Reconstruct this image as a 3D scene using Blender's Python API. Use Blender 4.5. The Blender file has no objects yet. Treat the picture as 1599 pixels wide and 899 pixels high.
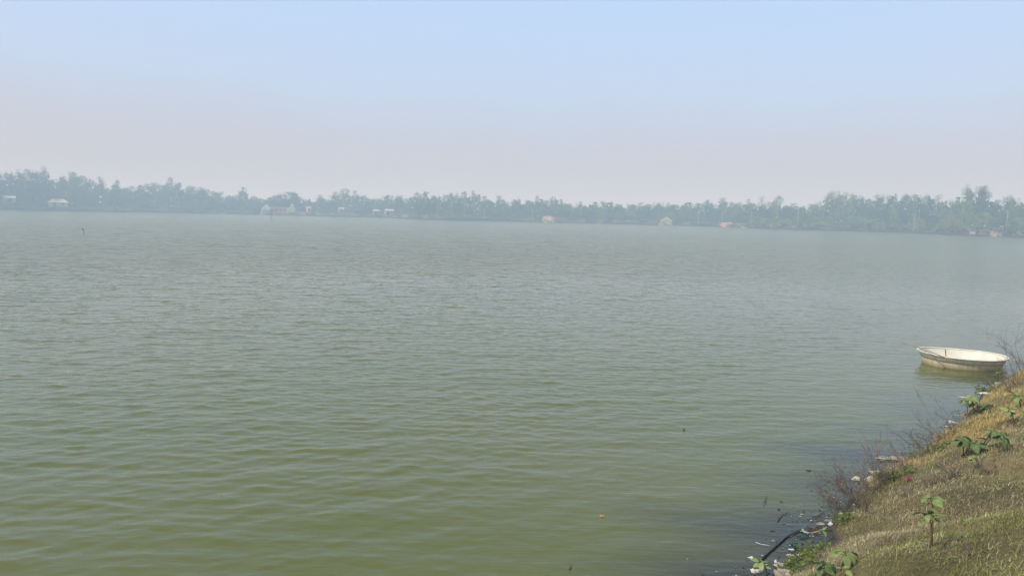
import bpy, bmesh, math, random
import numpy as np
from mathutils import Vector, Matrix
R = math.radians
random.seed(7); rng = np.random.default_rng(7)
sc = bpy.context.scene
col = sc.collection

# ------------------------------------------------------------------ camera
FPX = 1160.0; W0, H0 = 1599.0, 899.0; CAMH = 3.0
HL, HR = 316.4, 354.9                       # horizon height at the two photo edges
ROLL = math.atan((HR - HL) / W0)
PITCH = math.atan((H0 / 2 - (HL + HR) / 2) * math.cos(ROLL) / FPX)
cam = bpy.data.cameras.new('camera'); camo = bpy.data.objects.new('camera', cam); col.objects.link(camo)
cam.sensor_width = 36; cam.lens = 36 * FPX / W0; cam.clip_start = 0.05; cam.clip_end = 12000
CM = Matrix.Rotation(math.pi / 2 - PITCH, 3, 'X') @ Matrix.Rotation(ROLL, 3, 'Z')
camo.matrix_world = Matrix.Translation((0, 0, CAMH)) @ CM.to_4x4()
sc.camera = camo
sc.render.resolution_x = 1024; sc.render.resolution_y = 575

# ------------------------------------------------------------------ light
SUN_EL = 47.0; SUN_AZ = -118.0              # azimuth from +Y towards +X
sd = Vector((math.sin(R(SUN_AZ)) * math.cos(R(SUN_EL)), math.cos(R(SUN_AZ)) * math.cos(R(SUN_EL)), math.sin(R(SUN_EL))))
world = bpy.data.worlds.new('World'); sc.world = world; world.use_nodes = True
nt = world.node_tree; nt.nodes.clear()
out = nt.nodes.new('ShaderNodeOutputWorld'); bg = nt.nodes.new('ShaderNodeBackground')
sky = nt.nodes.new('ShaderNodeTexSky'); sky.sky_type = 'NISHITA'; sky.sun_disc = False
sky.sun_elevation = R(SUN_EL); sky.sun_rotation = R(SUN_AZ) % (2 * math.pi)
sky.dust_density = 3.0; sky.air_density = 1.2; sky.ozone_density = 2.0
tc = nt.nodes.new('ShaderNodeTexCoord'); sx = nt.nodes.new('ShaderNodeSeparateXYZ')
rp = nt.nodes.new('ShaderNodeValToRGB')     # milky high haze of the whole sky
e = rp.color_ramp.elements
HZ = 7.0
def hz(c): return (c[0], c[1], c[2], 1)
e[0].position = 0.0; e[0].color = hz((.55, .475, .50))
e[1].position = 0.08; e[1].color = hz((.545, .54, .65))
for p, c in ((.16, (.52, .64, .87)), (.29, (.478, .66, .96)), (.42, (.54, .64, .86)), (.60, (.52, .59, .74)), (1.0, (.40, .49, .68))):
    q = e.new(p); q.color = hz(c)
sc1 = nt.nodes.new('ShaderNodeVectorMath'); sc1.operation = 'SCALE'; sc1.inputs['Scale'].default_value = 10.0
mx = nt.nodes.new('ShaderNodeMix'); mx.data_type = 'RGBA'; mx.inputs[0].default_value = 0.86
L = nt.links.new
nz = nt.nodes.new('ShaderNodeTexNoise'); nz.inputs['Scale'].default_value = 1.7; nz.inputs['Detail'].default_value = 3
nm = nt.nodes.new('ShaderNodeMath'); nm.operation = 'MULTIPLY_ADD'; nm.inputs[1].default_value = .16
L(tc.outputs['Generated'], nz.inputs[0]); L(nz.outputs[0], nm.inputs[0]); sb = nt.nodes.new('ShaderNodeMath'); sb.operation = 'ADD'; sb.inputs[1].default_value = -.08
L(tc.outputs['Generated'], sx.inputs[0]); L(sx.outputs['Z'], nm.inputs[2]); L(nm.outputs[0], sb.inputs[0]); L(sb.outputs[0], rp.inputs[0]); L(rp.outputs[0], sc1.inputs[0])
L(sky.outputs[0], mx.inputs[6]); L(sc1.outputs[0], mx.inputs[7]); L(mx.outputs[2], bg.inputs[0])
bg.inputs[1].default_value = 0.1
L(bg.outputs[0], out.inputs[0])
sun = bpy.data.lights.new('sun', 'SUN'); sun.energy = 3.0; sun.angle = R(3); sun.color = (1, .95, .86)
suno = bpy.data.objects.new('sun', sun); col.objects.link(suno)
suno.rotation_euler = sd.to_track_quat('Z', 'Y').to_euler(); suno.location = sd * 50
sc.view_settings.view_transform = 'Standard'; sc.view_settings.look = 'None'
sc.view_settings.exposure = 0.2; sc.view_settings.gamma = 1.0
sc.cycles.volume_bounces = 3; sc.cycles.max_bounces = 8; sc.cycles.transparent_max_bounces = 8

# ------------------------------------------------------------------ pixels to places
def ray(px, py):
    v = CM @ Vector((px - W0 / 2, -(py - H0 / 2), -FPX)); return v.normalized()
def P(px, py, z=0.0):
    v = ray(px, py); t = (z - CAMH) / v.z; return Vector((v.x * t, v.y * t, z))
def at_dist(px, py, d):                      # point on the pixel's ray at horizontal distance d
    v = ray(px, py); t = d / math.hypot(v.x, v.y); return Vector((v.x * t, v.y * t, CAMH + v.z * t))

# ------------------------------------------------------------------ helpers
def tag(o, label=None, cat=None, group=None, kind=None):
    if label: o['label'] = label
    if cat: o['category'] = cat
    if group: o['group'] = group
    if kind: o['kind'] = kind
    return o
def empty(name, loc=(0, 0, 0), rz=0, scale=(1, 1, 1)):
    o = bpy.data.objects.new(name, None); col.objects.link(o); o.location = loc; o.rotation_euler = (0, 0, rz); o.scale = scale
    o.empty_display_size = .1
    return o
def link(name, me, parent=None, loc=None):
    o = bpy.data.objects.new(name, me); col.objects.link(o)
    if parent: o.parent = parent
    if loc is not None: o.location = loc
    return o
def obj(name, bm, m, parent=None, loc=None, smooth=False):
    me = bpy.data.meshes.new(name); bm.normal_update(); bm.to_mesh(me); bm.free()
    if m: me.materials.append(m)
    if smooth: me.polygons.foreach_set('use_smooth', [True] * len(me.polygons))
    return link(name, me, parent, loc)
def np_mesh(name, V, F, m=None, smooth=False, colors=None):
    V = np.asarray(V, dtype=np.float32); F = np.asarray(F, dtype=np.int32); k = F.shape[1]
    me = bpy.data.meshes.new(name)
    me.vertices.add(len(V)); me.vertices.foreach_set('co', V.ravel())
    me.loops.add(F.size); me.loops.foreach_set('vertex_index', F.ravel())
    me.polygons.add(len(F)); me.polygons.foreach_set('loop_start', np.arange(0, F.size, k, dtype=np.int32))
    if smooth: me.polygons.foreach_set('use_smooth', np.ones(len(F), dtype=bool))
    if colors is not None:
        a = me.color_attributes.new('Col', 'FLOAT_COLOR', 'POINT')
        c = np.ones((len(V), 4), dtype=np.float32); c[:, :3] = colors; a.data.foreach_set('color', c.ravel())
    me.update(calc_edges=True); me.validate()
    if m: me.materials.append(m)
    return me
def tube(bm, pts, radii, seg=6, cap=True):
    pts = [Vector(p) for p in pts]; rings = []
    for i, p in enumerate(pts):
        t = (pts[min(i + 1, len(pts) - 1)] - pts[max(i - 1, 0)]).normalized()
        a = t.orthogonal().normalized() if i == 0 else (a - t * a.dot(t)).normalized()
        b = t.cross(a); r = radii[i] if hasattr(radii, '__len__') else radii
        rings.append([bm.verts.new(p + (a * math.cos(q) + b * math.sin(q)) * r) for q in [2 * math.pi * k / seg for k in range(seg)]])
    for A, B in zip(rings, rings[1:]):
        for k in range(seg): bm.faces.new((A[k], A[(k + 1) % seg], B[(k + 1) % seg], B[k]))
    if cap: bm.faces.new(rings[0][::-1]); bm.faces.new(rings[-1])
def box(bm, c, s, rz=0, bevel=0):
    r = bmesh.ops.create_cube(bm, size=1, matrix=Matrix.Translation(c) @ Matrix.Rotation(rz, 4, 'Z') @ Matrix.Diagonal((*s, 1)))
    if bevel: bmesh.ops.bevel(bm, geom=list({e for v in r['verts'] for e in v.link_edges}), offset=bevel, segments=2, affect='EDGES')
    return r['verts']

# ------------------------------------------------------------------ materials
def mat(name, color, rough=.8, spec=.3, var=0.0, scale=5.0, col2=None, bump=0.0, bscale=20.0, dist=0.01):
    m = bpy.data.materials.new(name); m.use_nodes = True; n = m.node_tree; b = n.nodes['Principled BSDF']
    b.inputs['Base Color'].default_value = (*color, 1); b.inputs['Roughness'].default_value = rough
    b.inputs['Specular IOR Level'].default_value = spec
    t = n.nodes.new('ShaderNodeTexCoord')
    if var or col2:
        z = n.nodes.new('ShaderNodeTexNoise'); z.inputs['Scale'].default_value = scale; z.inputs['Detail'].default_value = 6
        r = n.nodes.new('ShaderNodeValToRGB'); c2 = col2 or [c * (1 - var) for c in color]
        r.color_ramp.elements[0].position = .35; r.color_ramp.elements[1].position = .65
        r.color_ramp.elements[0].color = (*c2, 1); r.color_ramp.elements[1].color = (*color, 1)
        n.links.new(t.outputs['Object'], z.inputs[0]); n.links.new(z.outputs[0], r.inputs[0]); n.links.new(r.outputs[0], b.inputs[0])
    if bump:
        z = n.nodes.new('ShaderNodeTexNoise'); z.inputs['Scale'].default_value = bscale; z.inputs['Detail'].default_value = 8
        u = n.nodes.new('ShaderNodeBump'); u.inputs['Strength'].default_value = bump; u.inputs['Distance'].default_value = dist
        n.links.new(t.outputs['Object'], z.inputs[0]); n.links.new(z.outputs[0], u.inputs['Height']); n.links.new(u.outputs[0], b.inputs['Normal'])
    return m
def leaf_mat(name, cols, obj_var=True, trans=.38):
    """foliage: colour differs per leaf face and per plant"""
    m = bpy.data.materials.new(name); m.use_nodes = True; n = m.node_tree; n.nodes.clear()
    o = n.nodes.new('ShaderNodeOutputMaterial'); d = n.nodes.new('ShaderNodeBsdfDiffuse'); tr = n.nodes.new('ShaderNodeBsdfTranslucent')
    ms = n.nodes.new('ShaderNodeMixShader'); ms.inputs[0].default_value = trans
    g = n.nodes.new('ShaderNodeNewGeometry'); r = n.nodes.new('ShaderNodeValToRGB')
    el = r.color_ramp.elements
    el[0].color = (*cols[0], 1); el[1].color = (*cols[-1], 1)
    for i, c in enumerate(cols[1:-1]): q = el.new((i + 1) / (len(cols) - 1)); q.color = (*c, 1)
    a = n.nodes.new('ShaderNodeMath'); a.operation = 'MULTIPLY_ADD'; a.inputs[1].default_value = .45
    n.links.new(g.outputs['Random Per Island'], a.inputs[0])
    if obj_var:
        oi = n.nodes.new('ShaderNodeObjectInfo'); b = n.nodes.new('ShaderNodeMath'); b.operation = 'MULTIPLY'; b.inputs[1].default_value = .55
        n.links.new(oi.outputs['Random'], b.inputs[0]); n.links.new(b.outputs[0], a.inputs[2])
    else:
        a.inputs[1].default_value = 1.0; a.inputs[2].default_value = 0
    n.links.new(a.outputs[0], r.inputs[0]); n.links.new(r.outputs[0], d.inputs[0]); n.links.new(r.outputs[0], tr.inputs[0])
    n.links.new(d.outputs[0], ms.inputs[1]); n.links.new(tr.outputs[0], ms.inputs[2]); n.links.new(ms.outputs[0], o.inputs[0])
    return m
def attr_mat(name, rough=.8, trans=.2):
    m = bpy.data.materials.new(name); m.use_nodes = True; n = m.node_tree; n.nodes.clear()
    o = n.nodes.new('ShaderNodeOutputMaterial'); d = n.nodes.new('ShaderNodeBsdfDiffuse'); tr = n.nodes.new('ShaderNodeBsdfTranslucent')
    ms = n.nodes.new('ShaderNodeMixShader'); ms.inputs[0].default_value = trans
    a = n.nodes.new('ShaderNodeVertexColor'); a.layer_name = 'Col'
    n.links.new(a.outputs[0], d.inputs[0]); n.links.new(a.outputs[0], tr.inputs[0])
    n.links.new(d.outputs[0], ms.inputs[1]); n.links.new(tr.outputs[0], ms.inputs[2]); n.links.new(ms.outputs[0], o.inputs[0])
    return m
M_bark = mat('bark', (.16, .13, .10), .9, .1, .4, 3)
M_palebark = mat('pale_bark', (.52, .49, .44), .9, .1, .25, 3)
M_twig = mat('dead_twig', (.16, .125, .095), .9, .1, .4, 8)
M_twig2 = mat('grey_twig', (.22, .175, .135), .9, .1, .4, 8)
M_leaf = leaf_mat('far_foliage', [(.035, .065, .025), (.07, .11, .035), (.11, .16, .045), (.16, .20, .06)])
M_leaf_dk = leaf_mat('dark_foliage', [(.016, .036, .022), (.03, .058, .03), (.045, .08, .035)])
M_leaf_lt = leaf_mat('light_foliage', [(.17, .24, .06), (.26, .33, .08), (.38, .42, .13)])
M_leaf_yl = leaf_mat('yellow_foliage', [(.18, .18, .07), (.30, .28, .12), (.42, .38, .18)])
M_leaf_yl2 = leaf_mat('olive_foliage', [(.22, .25, .06), (.33, .35, .09), (.45, .44, .15)])
M_leaf_pale = leaf_mat('pale_foliage', [(.13, .17, .07), (.20, .24, .10), (.30, .32, .15)])

# ------------------------------------------------------------------ near shore line in (u, v) coordinates
shore_px = [(1196, 930), (1222, 899), (1250, 880), (1286, 850), (1306, 806), (1330, 768), (1375, 742), (1430, 714), (1470, 684), (1502, 655), (1545, 614), (1576, 592), (1599, 578)]
shore_w = [P(x, y) for x, y in shore_px]
A2 = (shore_w[-1] - shore_w[1]).xy.normalized()
N2 = Vector((A2.y, -A2.x))                    # points inland, to the right of the shore
su = [p.xy.dot(A2) for p in shore_w]; sv = [p.xy.dot(N2) for p in shore_w]
su = np.array([-30, su[0] - 3] + su + [su[-1] + 4, su[-1] + 60]); sv = np.array([sv[0], sv[0] - .1] + sv + [sv[-1] - .2, sv[-1] + 1.0])
PX = [-6, -2.0, -.35, 0, .12, .5, 1.1, 1.9, 2.7, 3.6, 30]
PZ = [-1.1, -.75, -.13, -.02, .08, .33, .66, 1.02, 1.3, 1.45, 1.5]
def v0(u):
    return np.interp(u, su, sv) + .06 * np.sin(u * 3.1) * .6 + .04 * np.sin(u * 7.3 + 1)
def bumps(u, d):
    return (.035 * np.sin(u * 2.3 + 1.2 * np.sin(d * 2)) + .02 * np.sin(d * 5.1 + u * 3.7) + .012 * np.sin(u * 11 + d * 9) + .008 * np.sin(u * 23 - d * 17)) * np.clip(d * 3, 0, 1)
def bank_z(u, d): return np.interp(d, PX, PZ) + bumps(u, d)
def uv_of(x, y): return x * A2.x + y * A2.y, x * N2.x + y * N2.y
def ground_z(x, y):
    u, v = uv_of(x, y); return bank_z(u, v - v0(u))
def xy_of(u, d):
    v = v0(u) + d; return u * A2.x + v * N2.x, u * A2.y + v * N2.y
def G(px, py):                               # the pixel's ray meets the bank (or the water)
    r = ray(px, py); t = 1.0
    while t < 60:
        x, y, z = r.x * t, r.y * t, CAMH + r.z * t
        if z < max(float(ground_z(x, y)), 0.0): break
        t += .01
    return Vector((x, y, max(float(ground_z(x, y)), 0.0)))

# bank mesh
us = np.concatenate([np.linspace(-25, 1, 30), np.linspace(1.1, 24, 620), np.linspace(24.4, 80, 40)])
ds = np.concatenate([np.linspace(-6, -.6, 8), np.linspace(-.5, 4.2, 160), np.linspace(4.4, 30, 20)])
U, D = np.meshgrid(us, ds, indexing='ij'); X, Y = xy_of(U, D); Z = bank_z(U, D)
fine = (rng.random(Z.shape) - .7) * .010 * (D > .05) * (U > 1) * (U < 24); Z = Z + fine
nu, nd = U.shape; idx = np.arange(nu * nd).reshape(nu, nd)
F = np.stack([idx[:-1, :-1], idx[1:, :-1], idx[1:, 1:], idx[:-1, 1:]], -1).reshape(-1, 4)
mb = bpy.data.materials.new('bank_soil'); mb.use_nodes = True; n = mb.node_tree; b = n.nodes['Principled BSDF']
b.inputs['Roughness'].default_value = .95; b.inputs['Specular IOR Level'].default_value = .1
t = n.nodes.new('ShaderNodeTexCoord'); z1 = n.nodes.new('ShaderNodeTexNoise'); z1.inputs['Scale'].default_value = 1.1; z1.inputs['Detail'].default_value = 9; z1.inputs['Roughness'].default_value = .7
r1 = n.nodes.new('ShaderNodeValToRGB'); ee = r1.color_ramp.elements
ee[0].position = .3; ee[0].color = (.06, .055, .03, 1); ee[1].position = .7; ee[1].color = (.26, .20, .105, 1)
q = ee.new(.5); q.color = (.14, .115, .052, 1)
z2 = n.nodes.new('ShaderNodeTexNoise'); z2.inputs['Scale'].default_value = 60; z2.inputs['Detail'].default_value = 6
bu = n.nodes.new('ShaderNodeBump'); bu.inputs['Distance'].default_value = .02; bu.inputs['Strength'].default_value = .8
wx = n.nodes.new('ShaderNodeSeparateXYZ'); wr_ = n.nodes.new('ShaderNodeMapRange'); wr_.inputs[1].default_value = .10; wr_.inputs[2].default_value = .03
wm = n.nodes.new('ShaderNodeMix'); wm.data_type = 'RGBA'; wm.inputs[7].default_value = (.045, .04, .033, 1)      # soaked mud
wi = n.nodes.new('ShaderNodeMath'); wi.operation = 'SUBTRACT'; wi.inputs[0].default_value = 1.25; wi.use_clamp = True
for s, d in ((t.outputs['Object'], z1.inputs[0]), (t.outputs['Object'], z2.inputs[0]), (z1.outputs[0], r1.inputs[0]), (r1.outputs[0], wm.inputs[6]), (t.outputs['Object'], wx.inputs[0]), (wx.outputs['Z'], wr_.inputs[0]), (wr_.outputs[0], wm.inputs[0]), (wm.outputs[2], b.inputs[0]), (wr_.outputs[0], wi.inputs[1]), (wi.outputs[0], b.inputs['Roughness']), (z2.outputs[0], bu.inputs['Height']), (bu.outputs[0], b.inputs['Normal'])): n.links.new(s, d)
bank = link('near_bank', np_mesh('near_bank', np.stack([X, Y, Z], -1).reshape(-1, 3), F, mb, True)); tag(bank, kind='structure')

# ------------------------------------------------------------------ far shore
far_px = [(-500, 318), (-250, 323), (0, 328.2), (80, 329.3), (170, 331), (270, 332.5), (345, 334), (430, 336), (530, 338.3), (600, 340), (650, 342.6), (700, 344), (790, 345.8), (870, 347.8), (950, 349.6), (1050, 352), (1130, 354.3), (1200, 357.5), (1260, 359.3), (1330, 361), (1420, 363.8), (1500, 367.6), (1599, 371), (1750, 378), (2000, 392)]
fx = np.array([p[0] for p in far_px], float)
fw = [P(x, y) for x, y in far_px]
fdist = np.array([p.xy.length for p in fw])
def shore_dist(px): return float(np.interp(px, fx, fdist))
M_far = mat('far_earth', (.34, .26, .18), .95, .1, 0, .07, col2=(.09, .085, .05))
pxs = np.linspace(-500, 2000, 500); offs = [-6, -1, 0, .8, 1.6, 3.5, 8, 25, 60, 150, 400, 1500]; zs = [-1.0, -.3, .05, .7, 1.0, 1.3, 1.6, 1.8, 2, 2, 2, 2]
V = []
for a in pxs:
    d0 = shore_dist(a) + 1.2 * math.sin(a * .11) + .8 * math.sin(a * .37); r = ray(a, HL + (HR - HL) * a / W0); h = Vector((r.x, r.y)).normalized()
    for o_, z_ in zip(offs, zs):
        p = h * (d0 + o_); V.append((p.x, p.y, z_ + (.25 * math.sin(a * .23) + .2 * math.sin(a * .71 + o_) if z_ > .5 else 0)))
k = len(offs); idx = np.arange(len(pxs) * k).reshape(len(pxs), k)
F = np.stack([idx[:-1, :-1], idx[:-1, 1:], idx[1:, 1:], idx[1:, :-1]], -1).reshape(-1, 4)[:, ::-1]
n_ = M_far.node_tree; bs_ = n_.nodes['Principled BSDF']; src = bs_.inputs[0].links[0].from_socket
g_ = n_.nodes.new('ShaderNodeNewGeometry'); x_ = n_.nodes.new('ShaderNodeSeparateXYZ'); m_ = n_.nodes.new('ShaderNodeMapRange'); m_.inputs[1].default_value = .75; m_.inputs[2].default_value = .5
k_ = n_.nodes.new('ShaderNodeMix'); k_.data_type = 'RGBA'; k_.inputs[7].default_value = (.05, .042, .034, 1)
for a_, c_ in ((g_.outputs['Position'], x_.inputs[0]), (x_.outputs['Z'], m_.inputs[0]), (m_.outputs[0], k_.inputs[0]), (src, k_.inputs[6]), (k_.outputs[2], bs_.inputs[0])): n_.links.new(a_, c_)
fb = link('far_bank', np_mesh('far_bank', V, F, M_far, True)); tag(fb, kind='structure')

# ------------------------------------------------------------------ water: real waves, finer ripples as bump
rows = [1.5]
while rows[-1] < 1900:
    r = rows[-1]; rows.append(r + max(.036, .036 * (r / 30) ** 1.2))
rows = np.array(rows)
th = np.linspace(R(-58), R(58), 1150)
RR, TH = np.meshgrid(rows, th, indexing='ij')
X = (RR * np.sin(TH)).astype(np.float64); Y = RR * np.cos(TH)
DR = np.gradient(rows)[:, None]; DT = RR * (th[1] - th[0])
uu, vv = uv_of(X, Y); dsh = -(vv - v0(uu))      # distance out from the near bank
damp = (.12 + .88 * np.clip((dsh - .2) / 4.5, 0, 1) ** 1.2) * (1 - .50 * np.clip((dsh - 4) / 18, 0, 1))
Zw = np.zeros_like(X); dx = np.zeros_like(X); dy = np.zeros_like(X)
wr = np.random.default_rng(3); lost = np.zeros_like(X)
# gusts: patches of rougher and calmer water
gust = .82 + .18 * np.sin(X * .05 + 1.3 * np.sin(Y * .031)) + .18 * np.sin(Y * .083 + X * .021 + 2) + .12 * np.sin(X * .21 - Y * .17)
gust = np.clip(gust, .35, 1.3)
for i in range(110):
    lam = float(np.exp(wr.uniform(np.log(.13), np.log(1.5)))); kk = 2 * math.pi / lam
    if lam > .9: ang = R(96) + wr.normal(0, .25)
    else: ang = R(97) + wr.normal(0, .42)
    amp = .0023 * lam ** .9 * (1.12 if lam < .35 else 1.0 if lam < .5 else .55 if lam < .9 else .32) * wr.uniform(.5, 1.4)
    ph = wr.uniform(0, 6.28)
    kx, ky = kk * math.cos(ang), kk * math.sin(ang)
    lod = np.clip((lam - 2.0 * DR) / (1.2 * DR), 0, 1) * np.clip((lam * 2.2 - 2.0 * DT) / (1.5 * DT), 0, 1); lost += (1 - lod) * (amp * kk) ** 2 / 2
    a = amp * lod; f = kx * X + ky * Y + ph
    Zw += a * np.sin(f); c = a * np.cos(f) * .9; dx += c * math.cos(ang); dy += c * math.sin(ang)
Zs = np.zeros_like(Zw)
for i in range(44):                          # longer waves out on the open water
    lam = float(np.exp(wr.uniform(np.log(1.0), np.log(4.2)))); kk = 2 * math.pi / lam; ang = R(96) + wr.normal(0, .38)
    lod = np.clip((lam - 2.0 * DR) / (1.2 * DR), 0, 1)
    Zs += .0012 * lam * wr.uniform(.5, 1.4) * lod * np.sin(kk * math.cos(ang) * X + kk * math.sin(ang) * Y + wr.uniform(0, 6.28))
Zs = Zs * np.clip((dsh - 10) / 45, 0, 1)
Zw *= damp * gust; Zw += Zs; X = X + dx * damp * gust; Y = Y + dy * damp * gust
nr, nc = X.shape; idx = np.arange(nr * nc).reshape(nr, nc)
F = np.stack([idx[:-1, :-1], idx[:-1, 1:], idx[1:, 1:], idx[1:, :-1]], -1).reshape(-1, 4)[:, ::-1]
mud = .85 * np.clip(1 - (dsh + .3 * np.sin(uu * 1.7) + .25 * np.sin(uu * 4.1 + dsh * 2)) / 1.7, 0, 1) ** 1.3     # black muck under the shallow margin
mud = mud * np.clip(1.25 - (uu - 6) / 12, .35, 1)
cw = np.zeros((nr * nc, 3), dtype=np.float32); cw[:, 0] = mud.ravel(); cw[:, 2] = np.clip((dsh - 6) / 25, 0, 1).ravel(); cw[:, 1] = np.clip(.5 * np.sqrt(np.sqrt(2 * lost)), .04, .19).ravel(); print('rows', nr, 'rough', cw[:, 1].max())
mw = bpy.data.materials.new('green_water'); mw.use_nodes = True; n = mw.node_tree; b = n.nodes['Principled BSDF']
b.inputs['Roughness'].default_value = .06; b.inputs['IOR'].default_value = 1.333; b.inputs['Specular IOR Level'].default_value = .5
t = n.nodes.new('ShaderNodeTexCoord')
za = n.nodes.new('ShaderNodeTexNoise'); za.inputs['Scale'].default_value = .16; za.inputs['Detail'].default_value = 3
ra = n.nodes.new('ShaderNodeValToRGB'); ra.color_ramp.elements[0].position = .35; ra.color_ramp.elements[1].position = .65
ra.color_ramp.elements[0].color = (.090, .107, .018, 1); ra.color_ramp.elements[1].color = (.106, .113, .028, 1)
at = n.nodes.new('ShaderNodeVertexColor'); at.layer_name = 'Col'; sp = n.nodes.new('ShaderNodeSeparateColor')
mm = n.nodes.new('ShaderNodeMix'); mm.data_type = 'RGBA'; mm.inputs[7].default_value = (.018, .024, .024, 1)
mp = n.nodes.new('ShaderNodeMapping'); mp.inputs['Scale'].default_value = (2.0, 5.5, 1)
zb = n.nodes.new('ShaderNodeTexNoise'); zb.inputs['Scale'].default_value = 1.6; zb.inputs['Detail'].default_value = 3
mp2 = n.nodes.new('ShaderNodeMapping'); mp2.inputs['Scale'].default_value = (.35, 1.3, 1)
zc = n.nodes.new('ShaderNodeTexNoise'); zc.inputs['Scale'].default_value = 1.0; zc.inputs['Detail'].default_value = 4
ad = n.nodes.new('ShaderNodeMath'); ad.operation = 'MULTIPLY_ADD'; ad.inputs[1].default_value = 2.0
bu = n.nodes.new('ShaderNodeBump'); bu.inputs['Distance'].default_value = .016; bu.inputs['Strength'].default_value = .6
n.links.new(sp.outputs[1], b.inputs['Roughness'])
mp3 = n.nodes.new('ShaderNodeMapping'); mp3.inputs['Scale'].default_value = (.16, .42, 1); mp3.inputs['Rotation'].default_value = (0, 0, R(5))
zd = n.nodes.new('ShaderNodeTexNoise'); zd.inputs['Scale'].default_value = 1.0; zd.inputs['Detail'].default_value = 7; zd.inputs['Roughness'].default_value = .68
b2 = n.nodes.new('ShaderNodeBump'); b2.inputs['Strength'].default_value = 1.0
dm = n.nodes.new('ShaderNodeMath'); dm.operation = 'MULTIPLY_ADD'; dm.inputs[1].default_value = 1.6; dm.inputs[2].default_value = -.09; dm.use_clamp = True
for s, d in ((t.outputs['Object'], mp3.inputs[0]), (mp3.outputs[0], zd.inputs[0]), (zd.outputs[0], b2.inputs['Height']), (sp.outputs[1], dm.inputs[0]), (dm.outputs[0], b2.inputs['Distance']), (b2.outputs[0], bu.inputs['Normal'])): n.links.new(s, d)
prev_ = None                                  # sparse steep wavelets among the ripples
for sc_, det, dist_, off_ in (((1.5, 3.0, 1), 2, .07, 3.0), ((.62, 1.15, 1), 3, .14, 41.0)):
    mq = n.nodes.new('ShaderNodeMapping'); mq.inputs['Scale'].default_value = sc_; mq.inputs['Rotation'].default_value = (0, 0, R(4)); mq.inputs['Location'].default_value = (off_, off_ * 2, 0)
    nq = n.nodes.new('ShaderNodeTexNoise'); nq.inputs['Scale'].default_value = 1.0; nq.inputs['Detail'].default_value = det; nq.inputs['Distortion'].default_value = .3
    rq = n.nodes.new('ShaderNodeMapRange'); rq.inputs[1].default_value = .50; rq.inputs[2].default_value = .80
    bq = n.nodes.new('ShaderNodeBump'); bq.inputs['Distance'].default_value = 1.0; bq.inputs['Strength'].default_value = 1.0
    fd = n.nodes.new('ShaderNodeMath'); fd.operation = 'MULTIPLY'; fd.inputs[1].default_value = dist_
    for s, d in ((t.outputs['Object'], mq.inputs[0]), (mq.outputs[0], nq.inputs[0]), (nq.outputs[0], rq.inputs[0]), (rq.outputs[0], bq.inputs['Height']), (sp.outputs[2], fd.inputs[0]), (fd.outputs[0], bq.inputs['Distance'])): n.links.new(s, d)
    if prev_: n.links.new(prev_.outputs[0], bq.inputs['Normal'])
    prev_ = bq
n.links.new(prev_.outputs[0], b2.inputs['Normal'])
for s, d in ((t.outputs['Object'], za.inputs[0]), (za.outputs[0], ra.inputs[0]), (at.outputs[0], sp.inputs[0]), (sp.outputs[0], mm.inputs[0]), (ra.outputs[0], mm.inputs[6]), (mm.outputs[2], b.inputs[0]),
             (t.outputs['Object'], mp.inputs[0]), (mp.outputs[0], zb.inputs[0]), (t.outputs['Object'], mp2.inputs[0]), (mp2.outputs[0], zc.inputs[0]),
             (zc.outputs[0], ad.inputs[0]), (zb.outputs[0], ad.inputs[2]), (ad.outputs[0], bu.inputs['Height']), (bu.outputs[0], b.inputs['Normal'])): n.links.new(s, d)
wat = link('water', np_mesh('water', np.stack([X, Y, Zw], -1).reshape(-1, 3), F, mw, True, cw)); tag(wat, kind='structure')
del X, Y, Zw, Zs, dx, dy, F, RR, TH, gust, damp

# ------------------------------------------------------------------ haze
bm = bmesh.new(); box(bm, (0, 1250, 15), (5600, 2800, 34.4))
mh = bpy.data.materials.new('haze'); mh.use_nodes = True; n = mh.node_tree; n.nodes.clear()
o = n.nodes.new('ShaderNodeOutputMaterial'); pv = n.nodes.new('ShaderNodeVolumePrincipled')
pv.inputs['Color'].default_value = (.61, .81, 1.0, 1); pv.inputs['Absorption Color'].default_value = (1, 1, 1, 1); pv.inputs['Density'].default_value = .0026; pv.inputs['Anisotropy'].default_value = .0
n.links.new(pv.outputs[0], o.inputs['Volume'])
hzo = obj('haze', bm, mh); tag(hzo, kind='stuff')

# ------------------------------------------------------------------ far trees: prototypes of unit height and width
def leaf_quads(C, S, r=None, flat=0.0, out=None):
    """random leaf-clump faces at centres C with sizes S"""
    r = r or rng; N = len(C); n = r.normal(size=(N, 3)); n[:, 2] *= (1 - flat); n /= np.linalg.norm(n, axis=1)[:, None]
    if out is not None: n = out * 1.5 + n; n /= np.linalg.norm(n, axis=1)[:, None]
    t = r.normal(size=(N, 3)); t -= n * (t * n).sum(1)[:, None]; t /= np.linalg.norm(t, axis=1)[:, None]; b = np.cross(n, t)
    S = np.asarray(S)[:, None]; asp = r.uniform(.45, .9, (N, 1))
    V = np.stack([C - t * S, C - b * S * asp, C + t * S, C + b * S * asp], 1).reshape(-1, 3)
    return V, np.arange(N * 4).reshape(N, 4)
def clumps(cs, per, r):
    nr_ = []
    """cs: list of (x,y,z,rx,rz)"""
    out = []
    for (x, y, z, rx, rz) in cs:
        N = max(12, int(per * rx * rx * 60))
        d = r.normal(size=(N, 3)); d /= np.linalg.norm(d, axis=1)[:, None]; q = r.uniform(.3, 1, (N, 1)) ** .4 * r.uniform(.86, 1.06, (N, 1)); nr_.append(d)
        out.append(np.array([x, y, z]) + d * q * np.array([rx, rx, rz]) * 1.22)
    return np.concatenate(out), np.concatenate(nr_)
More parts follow.
